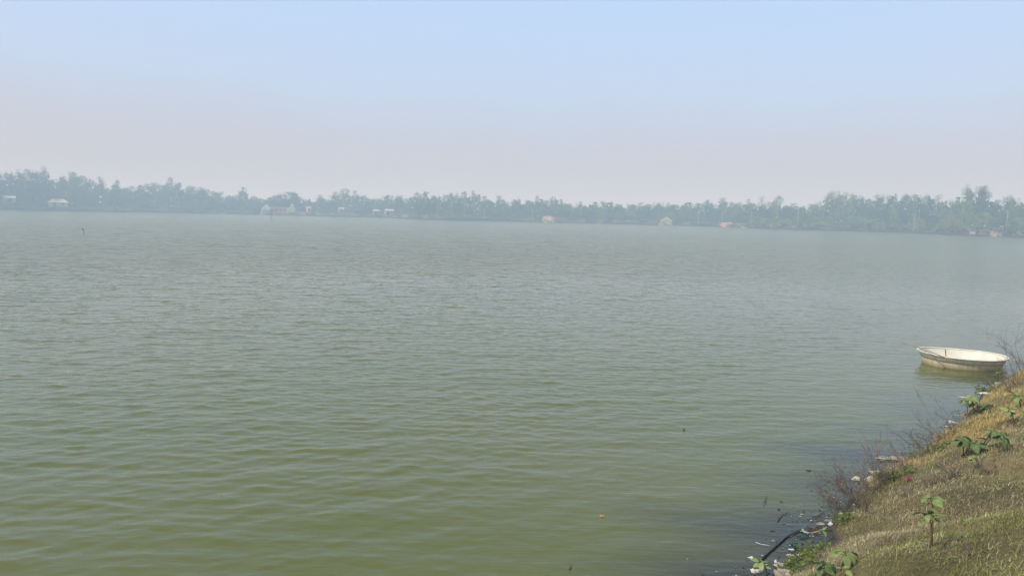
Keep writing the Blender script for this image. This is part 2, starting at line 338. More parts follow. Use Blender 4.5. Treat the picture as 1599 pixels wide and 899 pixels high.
def proto(kind, seed):
    r = np.random.default_rng(seed); cs = []; tr = []
    if kind == 'round':
        for i in range(26):
            a = r.uniform(0, 6.28); h = r.uniform(.25, .9); w = .42 * math.sqrt(max(0, 1 - ((h - .5) / .5) ** 2)) * r.uniform(.5, 1)
            cs.append((w * math.cos(a), w * math.sin(a), h, r.uniform(.10, .17), r.uniform(.07, .12)))
        trunk_top = .6; per = 1.5
    elif kind == 'dome':
        for i in range(30):
            a = r.uniform(0, 6.28); h = r.uniform(.2, .88); w = .5 * math.sqrt(max(0, 1 - (h / 1.0) ** 2.5)) * r.uniform(.4, 1)
            cs.append((w * math.cos(a), w * math.sin(a), h, r.uniform(.10, .15), r.uniform(.08, .13)))
        trunk_top = .5; per = 1.5
    elif kind == 'tall':
        n_ = 13
        for i in range(n_):
            h = .38 + .55 * i / (n_ - 1) + r.uniform(-.03, .03); a = r.uniform(0, 6.28); w = r.uniform(.08, .36) * (1.15 - abs(h - .65))
            cs.append((w * math.cos(a), w * math.sin(a), min(h, .93), r.uniform(.12, .2), r.uniform(.045, .085)))
        trunk_top = .9; per = .85
    elif kind == 'column':
        for i in range(16):
            h = .22 + .7 * i / 15; w = .26 * math.sin(math.pi * min(1, (h + .08))) ** .6 * r.uniform(.3, 1); a = r.uniform(0, 6.28)
            cs.append((w * math.cos(a), w * math.sin(a), h, r.uniform(.2, .3), r.uniform(.06, .09)))
        trunk_top = .8; per = .5
    elif kind == 'cone':
        for i in range(30):
            h = .12 + .8 * r.random() ** 1.1; w = .45 * (1 - h) ** .7 * r.uniform(.4, 1); a = r.uniform(0, 6.28)
            cs.append((w * math.cos(a), w * math.sin(a), h, r.uniform(.08, .14), r.uniform(.05, .09)))
        cs.append((.02, 0, .94, .09, .06)); trunk_top = .85; per = 1.3
    elif kind == 'airy':
        for i in range(9):
            h = .5 + .44 * i / 8 + r.uniform(-.02, .02); a = r.uniform(0, 6.28); w = r.uniform(.1, .33)
            cs.append((w * math.cos(a), w * math.sin(a), h, r.uniform(.13, .2), r.uniform(.03, .06)))
        trunk_top = .92; per = .6
    elif kind == 'topround':
        for i in range(15):
            h = r.uniform(.55, .93); w = .38 * math.sqrt(max(0, 1 - ((h - .74) / .26) ** 2)) * r.uniform(.5, 1); a = r.uniform(0, 6.28)
            cs.append((w * math.cos(a), w * math.sin(a), h, r.uniform(.13, .19), r.uniform(.05, .08)))
        for i in range(5):
            a = r.uniform(0, 6.28); cs.append((.2 * math.cos(a), .2 * math.sin(a), r.uniform(.35, .5), .12, .04))
        trunk_top = .85; per = .9
    elif kind == 'bare':
        for i in range(5):
            h = r.uniform(.5, .9); a = r.uniform(0, 6.28); w = r.uniform(.1, .35); cs.append((w * math.cos(a), w * math.sin(a), h, .12, .05))
        trunk_top = .95; per = .25
    C, Cn = clumps(cs, per * 60, r)
    Vq, Fq = leaf_quads(C, r.uniform(.009, .022, len(C)), r, 0, Cn)
    Vq[:, 2] = np.clip(Vq[:, 2], .02, None) / max(1e-6, Vq[:, 2].max())
    crown = np_mesh('crown', Vq, Fq)
    bm = bmesh.new(); bend = r.uniform(-.04, .04)
    tube(bm, [(0, 0, -.06), (bend * .5, 0, trunk_top * .4), (bend, 0, trunk_top)], [.028, .02, .007], 6)
    for (x, y, z, rx, rz) in cs[::1 if kind in ('airy', 'bare', 'topround', 'tall') else 3]:
        z0 = max(.12, min(trunk_top - .02, z - .18)); f = z0 / trunk_top
        tube(bm, [(bend * f, 0, z0), ((x + bend * f) * .55, y * .55, z - .07), (x, y, z)], [.012, .009, .004], 4)
    if kind == 'bare':
        for i in range(40):
            a = r.uniform(0, 6.28); z0 = r.uniform(.3, .9); l = r.uniform(.12, .4)
            tube(bm, [(bend * z0, 0, z0), (l * math.cos(a) * .6, l * math.sin(a) * .6, z0 + .08), (l * math.cos(a), l * math.sin(a), min(1, z0 + .16))], [.007, .005, .003], 3)
    me = bpy.data.meshes.new('trunk'); bm.to_mesh(me); bm.free()
    return crown, me
protos = {k: [proto(k, 100 * i + j) for j in range(3)] for i, k in enumerate(['round', 'dome', 'tall', 'column', 'cone', 'airy', 'topround', 'bare'])}
def palm_proto(seed):
    r = np.random.default_rng(seed); V = []; F = []
    for i in range(22):
        a = r.uniform(0, 6.28); el = r.uniform(-.3, 1.1); L_ = r.uniform(.75, 1.0); prev = None
        for s in range(9):
            f = s / 8; rad = L_ * f * math.cos(el) * .5; z = .86 + .13 * (math.sin(el) * f * 1.3 - .9 * f * f)
            c = np.array([rad * math.cos(a), rad * math.sin(a), z]); side = np.array([-math.sin(a), math.cos(a), 0]) * (.075 * math.sin(math.pi * min(1, f * .85 + .12)) + .004)
            drop = np.array([0, 0, -.02])
            b = len(V); V += [c - side + drop, c, c + side + drop]
            if prev is not None: F += [[prev, b, b + 1, prev + 1], [prev + 1, b + 1, b + 2, prev + 2]]
            prev = b
    bm = bmesh.new(); tube(bm, [(0, 0, -.06), (.04, 0, .3), (.03, 0, .6), (0, 0, .87)], [.035, .022, .02, .018], 7)
    me = bpy.data.meshes.new('trunk'); bm.to_mesh(me); bm.free()
    return np_mesh('crown', V, F), me
protos['palm'] = [palm_proto(5), palm_proto(6)]
mesh_cache = {}
def with_mat(me, m):
    key = (me.name, m.name)
    if key not in mesh_cache:
        c = me.copy(); c.materials.clear(); c.materials.append(m); mesh_cache[key] = c
    return mesh_cache[key]

landmarks = [(0, 'the left photo edge'), (91, 'the beige-roofed house'), (272, 'the white pole'), (437, 'the orange brick wall'), (600, 'the two white-roofed houses'),
             (740, 'the tall paired trees mid-shore'), (857, 'the tan earth heap'), (1000, None), (1136, 'the orange brick pile'), (1216, 'the lone white-trunked tree'), (1399, None),
             (1520, 'the moored white boat'), (1599, 'the right photo edge')]
landmarks = [l for l in landmarks if l[1]]
ORD = ['first', 'second', 'third', 'fourth', 'fifth', 'sixth', 'seventh', 'eighth', 'ninth', 'tenth', 'eleventh', 'twelfth', 'thirteenth', 'fourteenth', 'fifteenth', 'sixteenth', 'seventeenth', 'eighteenth', 'nineteenth', 'twentieth']
TREES = []                                   # (root, px, look) for the labels
LOOK = dict(round='round-crowned', dome='broad domed', tall='tall clumpy', column='narrow oval', cone='pointed', airy='thin airy', topround='high-crowned', bare='nearly leafless', palm='feathery palm')
NAME = dict(palm='palm_tree')
tr_rng = random.Random(11)
def tree(px, ytop, wpx, kind, back=None, m=None, tm=None, look=None, label=None, name=None, ybase=None):
    d = shore_dist(px) + (back if back is not None else tr_rng.uniform(8, 30))
    top = at_dist(px, ytop, d); base = Vector((top.x, top.y, 1.5)); h = top.z - 1.5; w = wpx / FPX * d
    if m is None: m = tr_rng.choice([M_leaf, M_leaf, M_leaf_dk] if px < 600 else [M_leaf, M_leaf, M_leaf_pale] if px < 1150 else [M_leaf_pale, M_leaf, M_leaf_lt])
    if tm is None: tm = M_palebark if kind in ('tall', 'airy') and tr_rng.random() < .12 else M_bark
    cr, tk = tr_rng.choice(protos[kind])
    root = empty(name or NAME.get(kind, 'broadleaf_tree'), base, tr_rng.uniform(0, 6.28), (w, w, h))
    link('crown', with_mat(cr, m), root); link('trunk', with_mat(tk, tm), root)
    root['category'] = 'tree'; root['group'] = 'trees along the far shore'
    if label: root['label'] = label
    else: TREES.append((root, px, look or LOOK[kind]))
    return root
SKY = [ # x, top y, width px, kind
 (2,267,16,'tall'),(12,267,15,'round'),(28,264,18,'cone'),(37,270,14,'round'),(49,262,20,'round'),(65,259,15,'airy'),(60,266,22,'round'),(74,268,14,'airy'),(84,279,24,'round'),(97,273,13,'column'),
 (108,267,20,'tall'),(128,274,26,'dome'),(118,272,18,'round'),(143,282,20,'round'),(159,275,13,'airy'),(171,292,14,'round'),(183,280,17,'cone'),(195,292,18,'round'),(211,290,18,'tall'),(224,286,18,'round'),(238,284,16,'tall'),(252,287,18,'dome'),
 (269,276,15,'tall'),(277,283,12,'round'),(290,290,18,'tall'),(304,290,24,'dome'),(322,295,26,'dome'),(336,299,26,'dome'),(356,304,14,'column'),(370,304,18,'dome'),(378,291,14,'airy'),(395,305,13,'column'),(412,310,20,'round'),(403,309,12,'round'),
 (430,304,22,'dome'),(451,299,36,'dome'),(464,302,14,'tall'),(479,311,18,'round'),(501,304,13,'tall'),(513,310,18,'dome'),(523,299,14,'tall'),(537,294,18,'tall'),(554,296,11,'column'),(566,304,16,'round'),(580,309,20,'dome'),(593,309,16,'round'),
 (603,303,14,'round'),(612,305,12,'tall'),(623,304,14,'round'),(635,309,14,'round'),(652,299,12,'topround'),(663,297,14,'cone'),(677,304,12,'round'),(687,304,11,'tall'),(696,303,12,'round'),(706,300,13,'tall'),(714,300,10,'column'),
 (755,305,13,'tall'),(767,313,10,'round'),(779,305,11,'column'),(790,314,12,'round'),(803,311,12,'round'),(811,309,10,'column'),(827,312,16,'round'),(839,304,11,'column'),(851,312,16,'dome'),(863,307,14,'tall'),(876,310,11,'cone'),
 (888,317,14,'round'),(901,318,16,'dome'),(908,315,10,'airy'),(927,315,14,'tall'),(943,313,12,'round'),(955,313,12,'cone'),(967,318,14,'round'),(985,318,16,'round'),(1000,316,14,'tall'),(1014,318,14,'dome'),(1025,316,18,'dome'),(1039,316,18,'dome'),(1053,319,16,'round'),
 (1064,319,14,'round'),(1076,313,14,'palm'),(1092,315,16,'palm'),(1104,312,12,'topround'),(1129,308,12,'column'),(1116,318,16,'dome'),(1145,315,16,'dome'),(1155,315,16,'round'),(1167,311,12,'airy'),(1180,317,16,'round'),(1202,315,20,'dome'),
 (1230,320,14,'round'),(1241,317,14,'tall'),(1260,321,20,'dome'),(1272,316,15,'round'),(1283,313,12,'topround'),(1292,305,11,'airy'),(1303,296,17,'topround'),(1313,301,12,'round'),(1321,299,13,'tall'),(1331,301,10,'column'),(1341,305,14,'round'),(1351,307,14,'round'),
 (1371,303,13,'tall'),(1379,302,9,'column'),(1387,303,10,'column'),(1418,302,18,'round'),(1428,303,14,'tall'),(1439,304,16,'round'),(1448,302,12,'column'),(1468,304,14,'tall'),(1475,312,10,'airy'),
 (1491,311,16,'round'),(1556,312,14,'airy'),(1577,304,18,'round'),(1587,308,16,'dome'),(1598,316,18,'round'),(1566,318,14,'round'),(1360,312,16,'dome'),
]
for s in SKY: tree(s[0], s[1] - .6, s[2] * 1.28, s[3])
tree(741, 296, 13, 'tall', 12, M_leaf_pale, M_palebark, label='tall pale tree with upright top, right one of the tall pair mid-shore')
tree(726, 298, 11, 'tall', 14, M_leaf_pale, M_palebark, label='tall narrow pale tree, left one of the tall pair mid-shore')
tree(1190, 306, 16, 'bare', 16, label='nearly leafless branching tree behind the shore, left of the lone white-trunked tree')
tree(1216, 303.5, 17, 'topround', 5, M_leaf_pale, M_palebark, label='lone tree with tall white trunk and high round crown on the far shore')
tree(1399, 299, 15, 'cone', 9, M_leaf_lt, label='yellow-green pointed tree standing above the shrubs of the right far shore')
tree(1511, 286, 27, 'cone', 10, M_leaf_lt, label='biggest pointed tree with a broad pale green crown, beside the tall dark-trunked one')
tree(1535, 289, 26, 'topround', 8, M_leaf, label='tall dark-trunked tree with a high round crown at right of far shore')
tree(1489, 335, 24, 'dome', 2.5, M_leaf_yl, label='low straw-yellow leafy tree on the right of the far shore', look='')
tree(1250, 342, 12, 'dome', 1.5, mat('rust_foliage', (.34, .22, .15), .9, .1, .4, .5), label='low rusty brown bush by the water under the right trees', name='rusty_bush')
# middle row of lower trees in front of the skyline row
skx = sorted([(s[0], s[1]) for s in SKY] + [(741, 296), (1216, 310), (1399, 299), (1511, 290), (1535, 292)])
sxs = np.array([s[0] for s in skx], float); sys_ = np.array([s[1] for s in skx], float)
x = 3
while x < 1599:
    y0 = float(np.interp(x, sxs, sys_)); yb = float(np.interp(x, fx, [p[1] for p in far_px])); top = y0 + (yb - y0) * tr_rng.uniform(.34, .62)
    k = tr_rng.choice(['dome', 'round', 'dome', 'round', 'cone'])
    lt = [M_leaf_dk, M_leaf, M_leaf] if x < 640 else [M_leaf, M_leaf_pale, M_leaf] if x < 1180 else [M_leaf_lt, M_leaf_lt, M_leaf, M_leaf_yl2, M_leaf_pale]
    tree(x, top, tr_rng.uniform(16, 28), k, tr_rng.uniform(3, 7), tr_rng.choice(lt), look='low ' + LOOK[k])
    x += tr_rng.uniform(13, 20)
SHRUB = []
x = 8
while x < 1599:
    yb = float(np.interp(x, fx, [p[1] for p in far_px])); hh = tr_rng.uniform(7, 12) * (1.45 if x > 1180 else 1)
    if not any(a < x < b for a, b in ((422, 452), (843, 872), (1124, 1150), (1508, 1536), (76, 108), (580, 618), (475, 488))):
        lt = [M_leaf_dk, M_leaf, M_leaf_pale] if x < 640 else [M_leaf, M_leaf_pale, M_leaf_lt] if x < 1180 else [M_leaf_lt, M_leaf_yl2, M_leaf_lt, M_leaf_pale, M_leaf]
        t_ = tree(x, yb - hh, tr_rng.uniform(13, 24) * (1.2 if x > 1180 else 1), tr_rng.choice(['dome', 'round']), tr_rng.uniform(1.0, 3.0), tr_rng.choice(lt), look='leafy', name='shore_shrub'); t_['category'] = 'shrub'; t_['group'] = 'shrubs at the far water edge'
    x += tr_rng.uniform(9, 18)
# labels that single out each tree: its shape, then its rank beside the nearest landmark
rank = {}
for root, px, look in sorted(TREES, key=lambda t: t[1]):
    lm = min(landmarks, key=lambda l: abs(l[0] - px)); side = 'right' if px >= lm[0] else 'left'
    if 'left photo' in lm[1]: side = 'right'
    if 'right photo' in lm[1]: side = 'left'
    rank.setdefault((lm, side, look, root['category']), []).append((abs(px - lm[0]), root))
for (lm, side, look, cat), L_ in rank.items():
    L_.sort(key=lambda t: t[0])
    for i, (_, root) in enumerate(L_):
        if len(L_) > 1: root['label'] = f'{look} {cat} across the lake, {ORD[i]} such {side} of {lm[1]}'
        else: root['label'] = f'{look} {cat} across the lake, only such one {side} of {lm[1]}'

# woodland mass behind and ground cover along the edge: nobody could count these
C = []; S = []
for x in np.arange(-60, 1680, 1.1):
    y0 = float(np.interp(x, sxs, sys_)); yb = float(np.interp(x, fx, [p[1] for p in far_px])); d0 = shore_dist(x)
    d = d0 + 34 + 8 * math.sin(x * .13); yt = y0 + (yb - y0) * (.22 + .10 * math.sin(x * .31) + .08 * math.sin(x * .83))
    N = 40; top = at_dist(x, yt, d).z
    z = 1.4 + (top - 1.4) * rng.random(N); off = rng.normal(0, 3.0, N); p = at_dist(x, yt, 1.0)
    h = Vector((p.x, p.y)); dd = d + off; jit = rng.normal(0, .6, N)
    C.append(np.stack([h.x * dd + jit, h.y * dd, z], -1)); S.append(rng.uniform(.35, .8, N))
Vq, Fq = leaf_quads(np.concatenate(C), np.concatenate(S))
wd = link('woodland', np_mesh('woodland', Vq, Fq, leaf_mat('woodland_foliage', [(.04, .075, .035), (.07, .11, .045), (.11, .15, .06)], False)))
tag(wd, 'hazy blue-green wood reading as one mass behind the far shore trees', 'woodland', kind='stuff')
C = []; S = []
for x in np.arange(-60, 1680, .5):
    d0 = shore_dist(x) + 1.2 * math.sin(x * .11) + .8 * math.sin(x * .37); hgt = .5 + .5 * abs(math.sin(x * .17) + .6 * math.sin(x * .057 + 1)) * (1.25 if x > 1170 else .8)
    p = at_dist(x, 340, 1.0); N = 14; dd = d0 + .5 + rng.uniform(.2, 4, N); z = .55 + rng.random(N) * hgt
    C.append(np.stack([p.x * dd, p.y * dd, z], -1)); S.append(rng.uniform(.10, .26, N))
Vq, Fq = leaf_quads(np.concatenate(C), np.concatenate(S))
ug = link('undergrowth', np_mesh('undergrowth', Vq, Fq, leaf_mat('undergrowth_leaves', [(.05, .06, .03), (.08, .10, .04), (.13, .14, .07), (.20, .17, .11)], False)))
tag(ug, 'low tangled undergrowth along the water edge of the far shore', 'undergrowth', kind='stuff')

# ------------------------------------------------------------------ far buildings and small things on the shore
M_roof_beige = mat('straw_tin', (.72, .62, .46), .7, .2, .15, 2)
M_tin = mat('white_tin', (.52, .51, .48), .5, .3, .15, 2)
M_wall = mat('mud_wall', (.38, .30, .25), .9, .1, .2, 2)
M_wallw = mat('pale_wall', (.42, .40, .38), .9, .1, .2, 2)
M_pink = mat('pink_wall', (.72, .50, .46), .9, .1, .1, 2)
M_dark = mat('dark_opening', (.03, .03, .035), .9, .1)
M_brick = mat('orange_brick', (.58, .27, .16), .9, .1, .3, .9)
M_orange = mat('orange_earth', (.66, .34, .18), .95, .1, 0, .6, col2=(.45, .28, .18))
M_tan = mat('tan_earth', (.50, .36, .25), .95, .1, 0, .6, col2=(.30, .24, .16))
M_pole = mat('pole_paint', (.55, .55, .53), .8, .2, .15, 4)
M_wood = mat('dark_wood', (.10, .08, .065), .9, .1, .3, 6)
def facing(px): r = ray(px, 340); return math.atan2(r.y, r.x) - math.pi / 2
def house(px, wpx, back, zb, wallh, roofh, mw_, mr, label, hip=False, depth=4.5, cat='house', name='village_house', openings=2):
    d = shore_dist(px) + back; p = at_dist(px, 340, d); w = wpx / FPX * d
    root = empty(name, (p.x, p.y, zb), facing(px) + .12); tag(root, label, cat)
    bm = bmesh.new(); box(bm, (0, 0, wallh / 2 - .2), (w * .9, depth, wallh + .4)); obj('wall', bm, mw_, root)
    bm = bmesh.new(); y = depth / 2 + .4; x_ = w / 2; i = w * .22 if hip else 0
    vs = [bm.verts.new(c) for c in ((-x_, -y, wallh), (x_, -y, wallh), (x_, y, wallh), (-x_, y, wallh), (-x_ + i, 0, wallh + roofh), (x_ - i, 0, wallh + roofh))]
    for f in ((0, 1, 5, 4), (2, 3, 4, 5), (1, 2, 5), (3, 0, 4), (3, 2, 1, 0)): bm.faces.new([vs[j] for j in f])
    obj('roof', bm, mr, root)
    for j in range(openings):
        bm = bmesh.new(); xo = (j - (openings - 1) / 2) * w * .38
        if j == 0: box(bm, (xo, -depth / 2 - .003, wallh * .42), (.85, .05, wallh * .84)); obj('door', bm, M_dark, root)
        else: box(bm, (xo, -depth / 2 - .003, wallh * .55), (.8, .05, .7)); obj('window', bm, M_dark, root)
    return root
house(91, 24, 1.8, 2.2, 1.5, 1.55, M_wallw, M_roof_beige, 'low house with a beige hipped roof among the trees on the left far shore', True)
house(16, 13, 3, 3.4, 1.6, .8, M_wall, M_tin, 'added pale-roofed shed standing in for a foliage highlight near the left photo edge', name='tin_shed', cat='shed', openings=1)  # added shed: its pale roof stands in for a bright highlight on foliage
house(532.5, 9, 2.5, 2.4, 1.5, .7, M_wall, M_tin, 'small flat white-roofed shed left of the two white-roofed houses', name='tin_shed', cat='shed', openings=1)
house(588.5, 12, 2.2, 1.6, 1.7, .9, M_wall, M_tin, 'small white-roofed house with a white pole beside it, left of the pair')
house(608, 14, 2.4, 1.7, 1.9, .9, M_wall, M_tin, 'white-roofed house with brown walls, right one of the pair')
house(482, 6.5, 2, 2.2, 2.0, .5, M_pink, M_pink, 'tiny pink-walled hut right of the orange brick wall', name='small_hut', cat='hut', openings=1)
# unroofed brick building at the water
d = shore_dist(437) + 1.6; p = at_dist(437, 340, d); root = empty('brick_building', (p.x, p.y, .3), facing(437)); tag(root, 'unroofed orange brick building standing right at the far water edge', 'building')
bm = bmesh.new(); w = 21 / FPX * d
for c, s in (((0, 0, 1.9), (w, .25, 3.8)), ((-w / 2 + .12, 2.13, 1.7), (.25, 4, 3.4)), ((w / 2 - .12, 2.13, 1.9), (.25, 4, 3.8)), ((0, 4.25, 1.9), (w, .25, 3.8))): box(bm, c, s)
obj('wall', bm, M_brick, root)
for xo in (-w * .28, w * .05, w * .33):
    bm = bmesh.new(); box(bm, (xo, -.1, 2.4), (.8, .1, 1.0)); obj('window', bm, M_dark, root)
bm = bmesh.new(); box(bm, (0, -.14, 3.9), (w * 1.02, .5, .16)); obj('lintel', bm, M_wallw, root)
# humped pale shelters beside it
def hump(px, wpx, hpx, back, m, label, name, cat, seed, ybot=None):
    d = shore_dist(px) + back; p = at_dist(px, 340, d); w = wpx / FPX * d; h = hpx / FPX * d; r = random.Random(seed)
    bm = bmesh.new(); bmesh.ops.create_icosphere(bm, subdivisions=4, radius=.5)
    for v in bm.verts:
        nz = 1 + .16 * math.sin(v.co.x * 9 + seed) * math.cos(v.co.y * 8) + .10 * math.sin(v.co.z * 14 + v.co.x * 11) + r.uniform(-.05, .05)
        v.co *= nz; v.co.x *= w; v.co.y *= w * .6; v.co.z *= 2 * h
    o = obj(name, bm, m, loc=(p.x, p.y, .45)); o.rotation_euler.z = facing(px); return tag(o, label, cat)
hump(455, 16, 13, 3, mat('hay', (.42, .40, .30), .9, .1, .3, 1), 'pale rounded haystack just right of the orange brick building', 'haystack', 'haystack', 1)
hump(416, 18, 12, 3, mat('grey_tarp', (.40, .42, .40), .8, .2, .2, 1), 'grey tarpaulin mound just left of the orange brick building', 'tarpaulin_mound', 'tarpaulin', 2)
hump(857, 26, 8, 1.4, M_tan, 'tan heap of bare earth at the middle of the far shore', 'earth_heap', 'earth heap', 3)
hump(937, 12, 6, 1.2, M_tan, 'small tan earth heap, second one right of the middle', 'earth_heap', 'earth heap', 4)
hump(1136, 17, 5.5, 1.0, M_orange, 'bright orange heap of bricks at the far water edge', 'brick_pile', 'brick pile', 5)
hump(1562, 16, 11, 2.0, M_tan, 'tan earth scar on the bank near the right photo edge', 'earth_heap', 'earth heap', 6)
hump(1040, 26, 9, 1.6, mat('cut_brush', (.40, .33, .24), .95, .1, .45, .9), 'long pile of tan cut branches on the far shore, right of centre', 'brush_pile', 'brush pile', 8)
def far_pole(px, y0, y1, back, label, m=M_pole, arm=False, r=.08):
    d = shore_dist(px) + back; t_ = at_dist(px, y0, d); root = empty('utility_pole', (t_.x, t_.y, 1.0)); tag(root, label, 'pole', 'poles along the far shore')
    bm = bmesh.new(); tube(bm, [(0, 0, 0), (0, 0, t_.z - 1.0)], [r * 1.2, r * .8], 8); obj('shaft', bm, m, root)
    bm = bmesh.new(); box(bm, (0, 0, t_.z - 1.35), (1.0 if arm else .5, .12, .14)); obj('crossarm', bm, m, root)
far_pole(272.5, 306, 0, 4, 'tall white pole with a crossarm among the left trees', arm=True)
far_pole(587, 316, 0, 1.2, 'white pole rising beside the left white-roofed house', arm=True)
far_pole(582, 318, 0, 1.5, 'shorter white pole left of the taller one by the white-roofed houses')
far_pole(757, 328, 0, 1, 'short white pole at the waterside below the tall paired trees')
far_pole(832, 327, 0, 1, 'pale pole left of the tan earth heap')
far_pole(1091.5, 327, 0, 1.5, 'thin pale pole among trees left of the orange brick pile')
far_pole(1127.5, 333, 0, .8, 'white pole standing right beside the orange brick pile')
far_pole(1174, 331, 0, 1.0, 'white pole with a bulky top right of the orange brick pile')
far_pole(1247.5, 324, 0, 1.0, 'tall pale pole behind the rusty brown bush')
far_pole(1429, 333, 0, .9, 'white pole among light shrubs on the right far shore', arm=True)
far_pole(1574, 328, 0, 1.5, 'thin pale pole near the right photo edge')
def far_boat(px, wpx, out, m, label, canopy=False):
    d = shore_dist(px) - out; p = at_dist(px, 340, d); w = wpx / FPX * d
    root = empty('moored_boat', (p.x, p.y, 0), facing(px)); tag(root, label, 'boat', 'boats moored at the far shore')
    bm = bmesh.new(); rings = []
    for i in range(13):
        f = i / 12 * 2 - 1; hw = .55 * (1 - abs(f) ** 2.4) + .03; sh = .25 * f * f
        rings.append([bm.verts.new((f * w / 2, y, z)) for y, z in ((-hw, .45 + sh), (-hw * .6, -.15), (hw * .6, -.15), (hw, .45 + sh), (hw * .8, .40 + sh), (0, .12), (-hw * .8, .40 + sh))])
    for A, B in zip(rings, rings[1:]):
        for k in range(7): bm.faces.new((A[k], A[(k + 1) % 7], B[(k + 1) % 7], B[k]))
    bm.faces.new(rings[0]); bm.faces.new(rings[-1][::-1])
    bmesh.ops.recalc_face_normals(bm, faces=bm.faces); obj('hull', bm, m, root)
    if canopy:
        bm = bmesh.new(); prev = None
        for i in range(9):
            a = math.pi * i / 8; q = [bm.verts.new((x_, -math.cos(a) * .62, .5 + .75 * math.sin(a))) for x_ in (-w * .22, w * .26)]
            if prev: bm.faces.new((prev[0], prev[1], q[1], q[0]))
            prev = q
        bmesh.ops.solidify(bm, geom=bm.faces[:], thickness=.04); obj('canopy', bm, M_tin, root)
far_boat(1520, 14, .8, M_wood, 'small moored boat with a white canopy at the right far shore', True)
far_boat(347, 9, .8, M_tin, 'small white boat at the far shore, left of the brick building')
far_boat(1164, 11, .8, M_tin, 'low white boat just right of the orange brick pile')
far_boat(335, 7, .8, M_wood, 'small dark boat next to the white one at the left far shore')
# low landing stage left of the houses
d = shore_dist(533) - .2; p = at_dist(533, 340, d); root = empty('landing_stage', (p.x, p.y, 0), facing(533)); tag(root, 'long low white landing stage at the far water edge left of the houses', 'landing stage')
bm = bmesh.new(); box(bm, (0, 0, .75), (11, 1.0, .14)); obj('deck', bm, M_tin, root)
for i in range(5):
    bm = bmesh.new(); tube(bm, [(-5 + i * 2.5, 0, -.6), (-5 + i * 2.5, 0, .68)], .08, 6); obj('post', bm, M_wood, root)
# stakes standing in the lake
p = P(130.5, 364); bm = bmesh.new(); tube(bm, [(0, 0, -.5), (.02, 0, .2), (-.03, 0, .45)], [.03, .03, .02], 7); tube(bm, [(-.01, 0, .3), (-.08, 0, .45), (-.10, .0, .55)], [.04, .06, .02], 7)
tag(obj('stake', bm, M_wood, loc=(p.x, p.y, 0)), 'short dark forked stake in open water at the left', 'stake')
p = P(424, 346); bm = bmesh.new(); tube(bm, [(0, 0, -.6), (.05, 0, 1.2), (.12, 0, 2.7)], [.06, .05, .035], 6)
tag(obj('stake', bm, M_wood, loc=(p.x, p.y, 0)), 'tall thin stake in the water in front of the brick building', 'stake')

# ------------------------------------------------------------------ the tub boat
def hull_mat():
    m = bpy.data.materials.new('weathered_fibreglass'); m.use_nodes = True; n = m.node_tree; b = n.nodes['Principled BSDF']
    b.inputs['Roughness'].default_value = .6; b.inputs['Specular IOR Level'].default_value = .3
    t = n.nodes.new('ShaderNodeTexCoord'); mp = n.nodes.new('ShaderNodeMapping'); mp.inputs['Scale'].default_value = (9, 9, 1.2)
    z = n.nodes.new('ShaderNodeTexNoise'); z.inputs['Scale'].default_value = 1.6; z.inputs['Detail'].default_value = 8; z.inputs['Roughness'].default_value = .7
    r = n.nodes.new('ShaderNodeValToRGB'); r.color_ramp.elements[0].position = .36; r.color_ramp.elements[0].color = (.62, .54, .38, 1); r.color_ramp.elements[1].position = .56; r.color_ramp.elements[1].color = (.84, .76, .60, 1)
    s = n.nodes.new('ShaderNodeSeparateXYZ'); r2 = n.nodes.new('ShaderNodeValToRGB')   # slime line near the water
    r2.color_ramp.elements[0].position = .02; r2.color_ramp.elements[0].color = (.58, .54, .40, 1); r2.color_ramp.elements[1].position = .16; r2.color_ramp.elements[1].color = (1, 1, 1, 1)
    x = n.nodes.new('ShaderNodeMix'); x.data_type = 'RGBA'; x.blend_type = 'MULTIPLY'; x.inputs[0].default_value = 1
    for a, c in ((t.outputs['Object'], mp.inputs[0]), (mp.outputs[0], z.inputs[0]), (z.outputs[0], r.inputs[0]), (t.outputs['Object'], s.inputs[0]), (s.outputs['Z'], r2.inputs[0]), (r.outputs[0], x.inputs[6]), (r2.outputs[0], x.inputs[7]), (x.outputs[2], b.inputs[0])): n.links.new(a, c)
    return m
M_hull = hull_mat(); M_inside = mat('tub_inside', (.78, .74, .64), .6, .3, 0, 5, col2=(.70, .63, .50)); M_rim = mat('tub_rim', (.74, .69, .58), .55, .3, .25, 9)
ZR = .26
pl, pr = P(1431, 546, ZR), P(1571, 555, ZR); cen = (pl + pr) / 2; ax = (pr - pl); RA = ax.length / 2; yaw = math.atan2(ax.y, ax.x)
front = P(1500, 563, ZR); back_ = P(1490, 542.5, ZR); RB = (front - back_).length / 2 * .80; cen = Vector((((front + back_) / 2).x * .15 + cen.x * .85, (cen.y * .45 + ((front + back_) / 2).y * .55), 0))
root = empty('tub_boat', cen, yaw); tag(root, 'round cream-white fibreglass tub boat floating beside the weedy bank', 'boat'); root.rotation_euler.y = R(.8)
def oval_rings(bm, prof, seg=72, inner=False):
    rings = []
    for (k, z) in prof:
        rings.append([bm.verts.new(((RA - k) * math.copysign(abs(math.cos(a)) ** .95, math.cos(a)), (RB - k) * math.copysign(abs(math.sin(a)) ** .95, math.sin(a)), z + .02 * math.cos(a) ** 2 * (1 if z > .1 else 0))) for a in [2 * math.pi * i / seg for i in range(seg)]])
    for A, B in zip(rings, rings[1:]):
        for i in range(seg): bm.faces.new((A[i], A[(i + 1) % seg], B[(i + 1) % seg], B[i]))
    return rings
bm = bmesh.new(); rg = oval_rings(bm, [(.34, -.16), (.22, -.13), (.14, -.05), (.107, .03), (.098, .10), (.086, .135), (.066, .14), (.054, .19), (.045, .235)]); bm.faces.new(rg[0][::-1]); obj('hull', bm, M_hull, root, smooth=True)
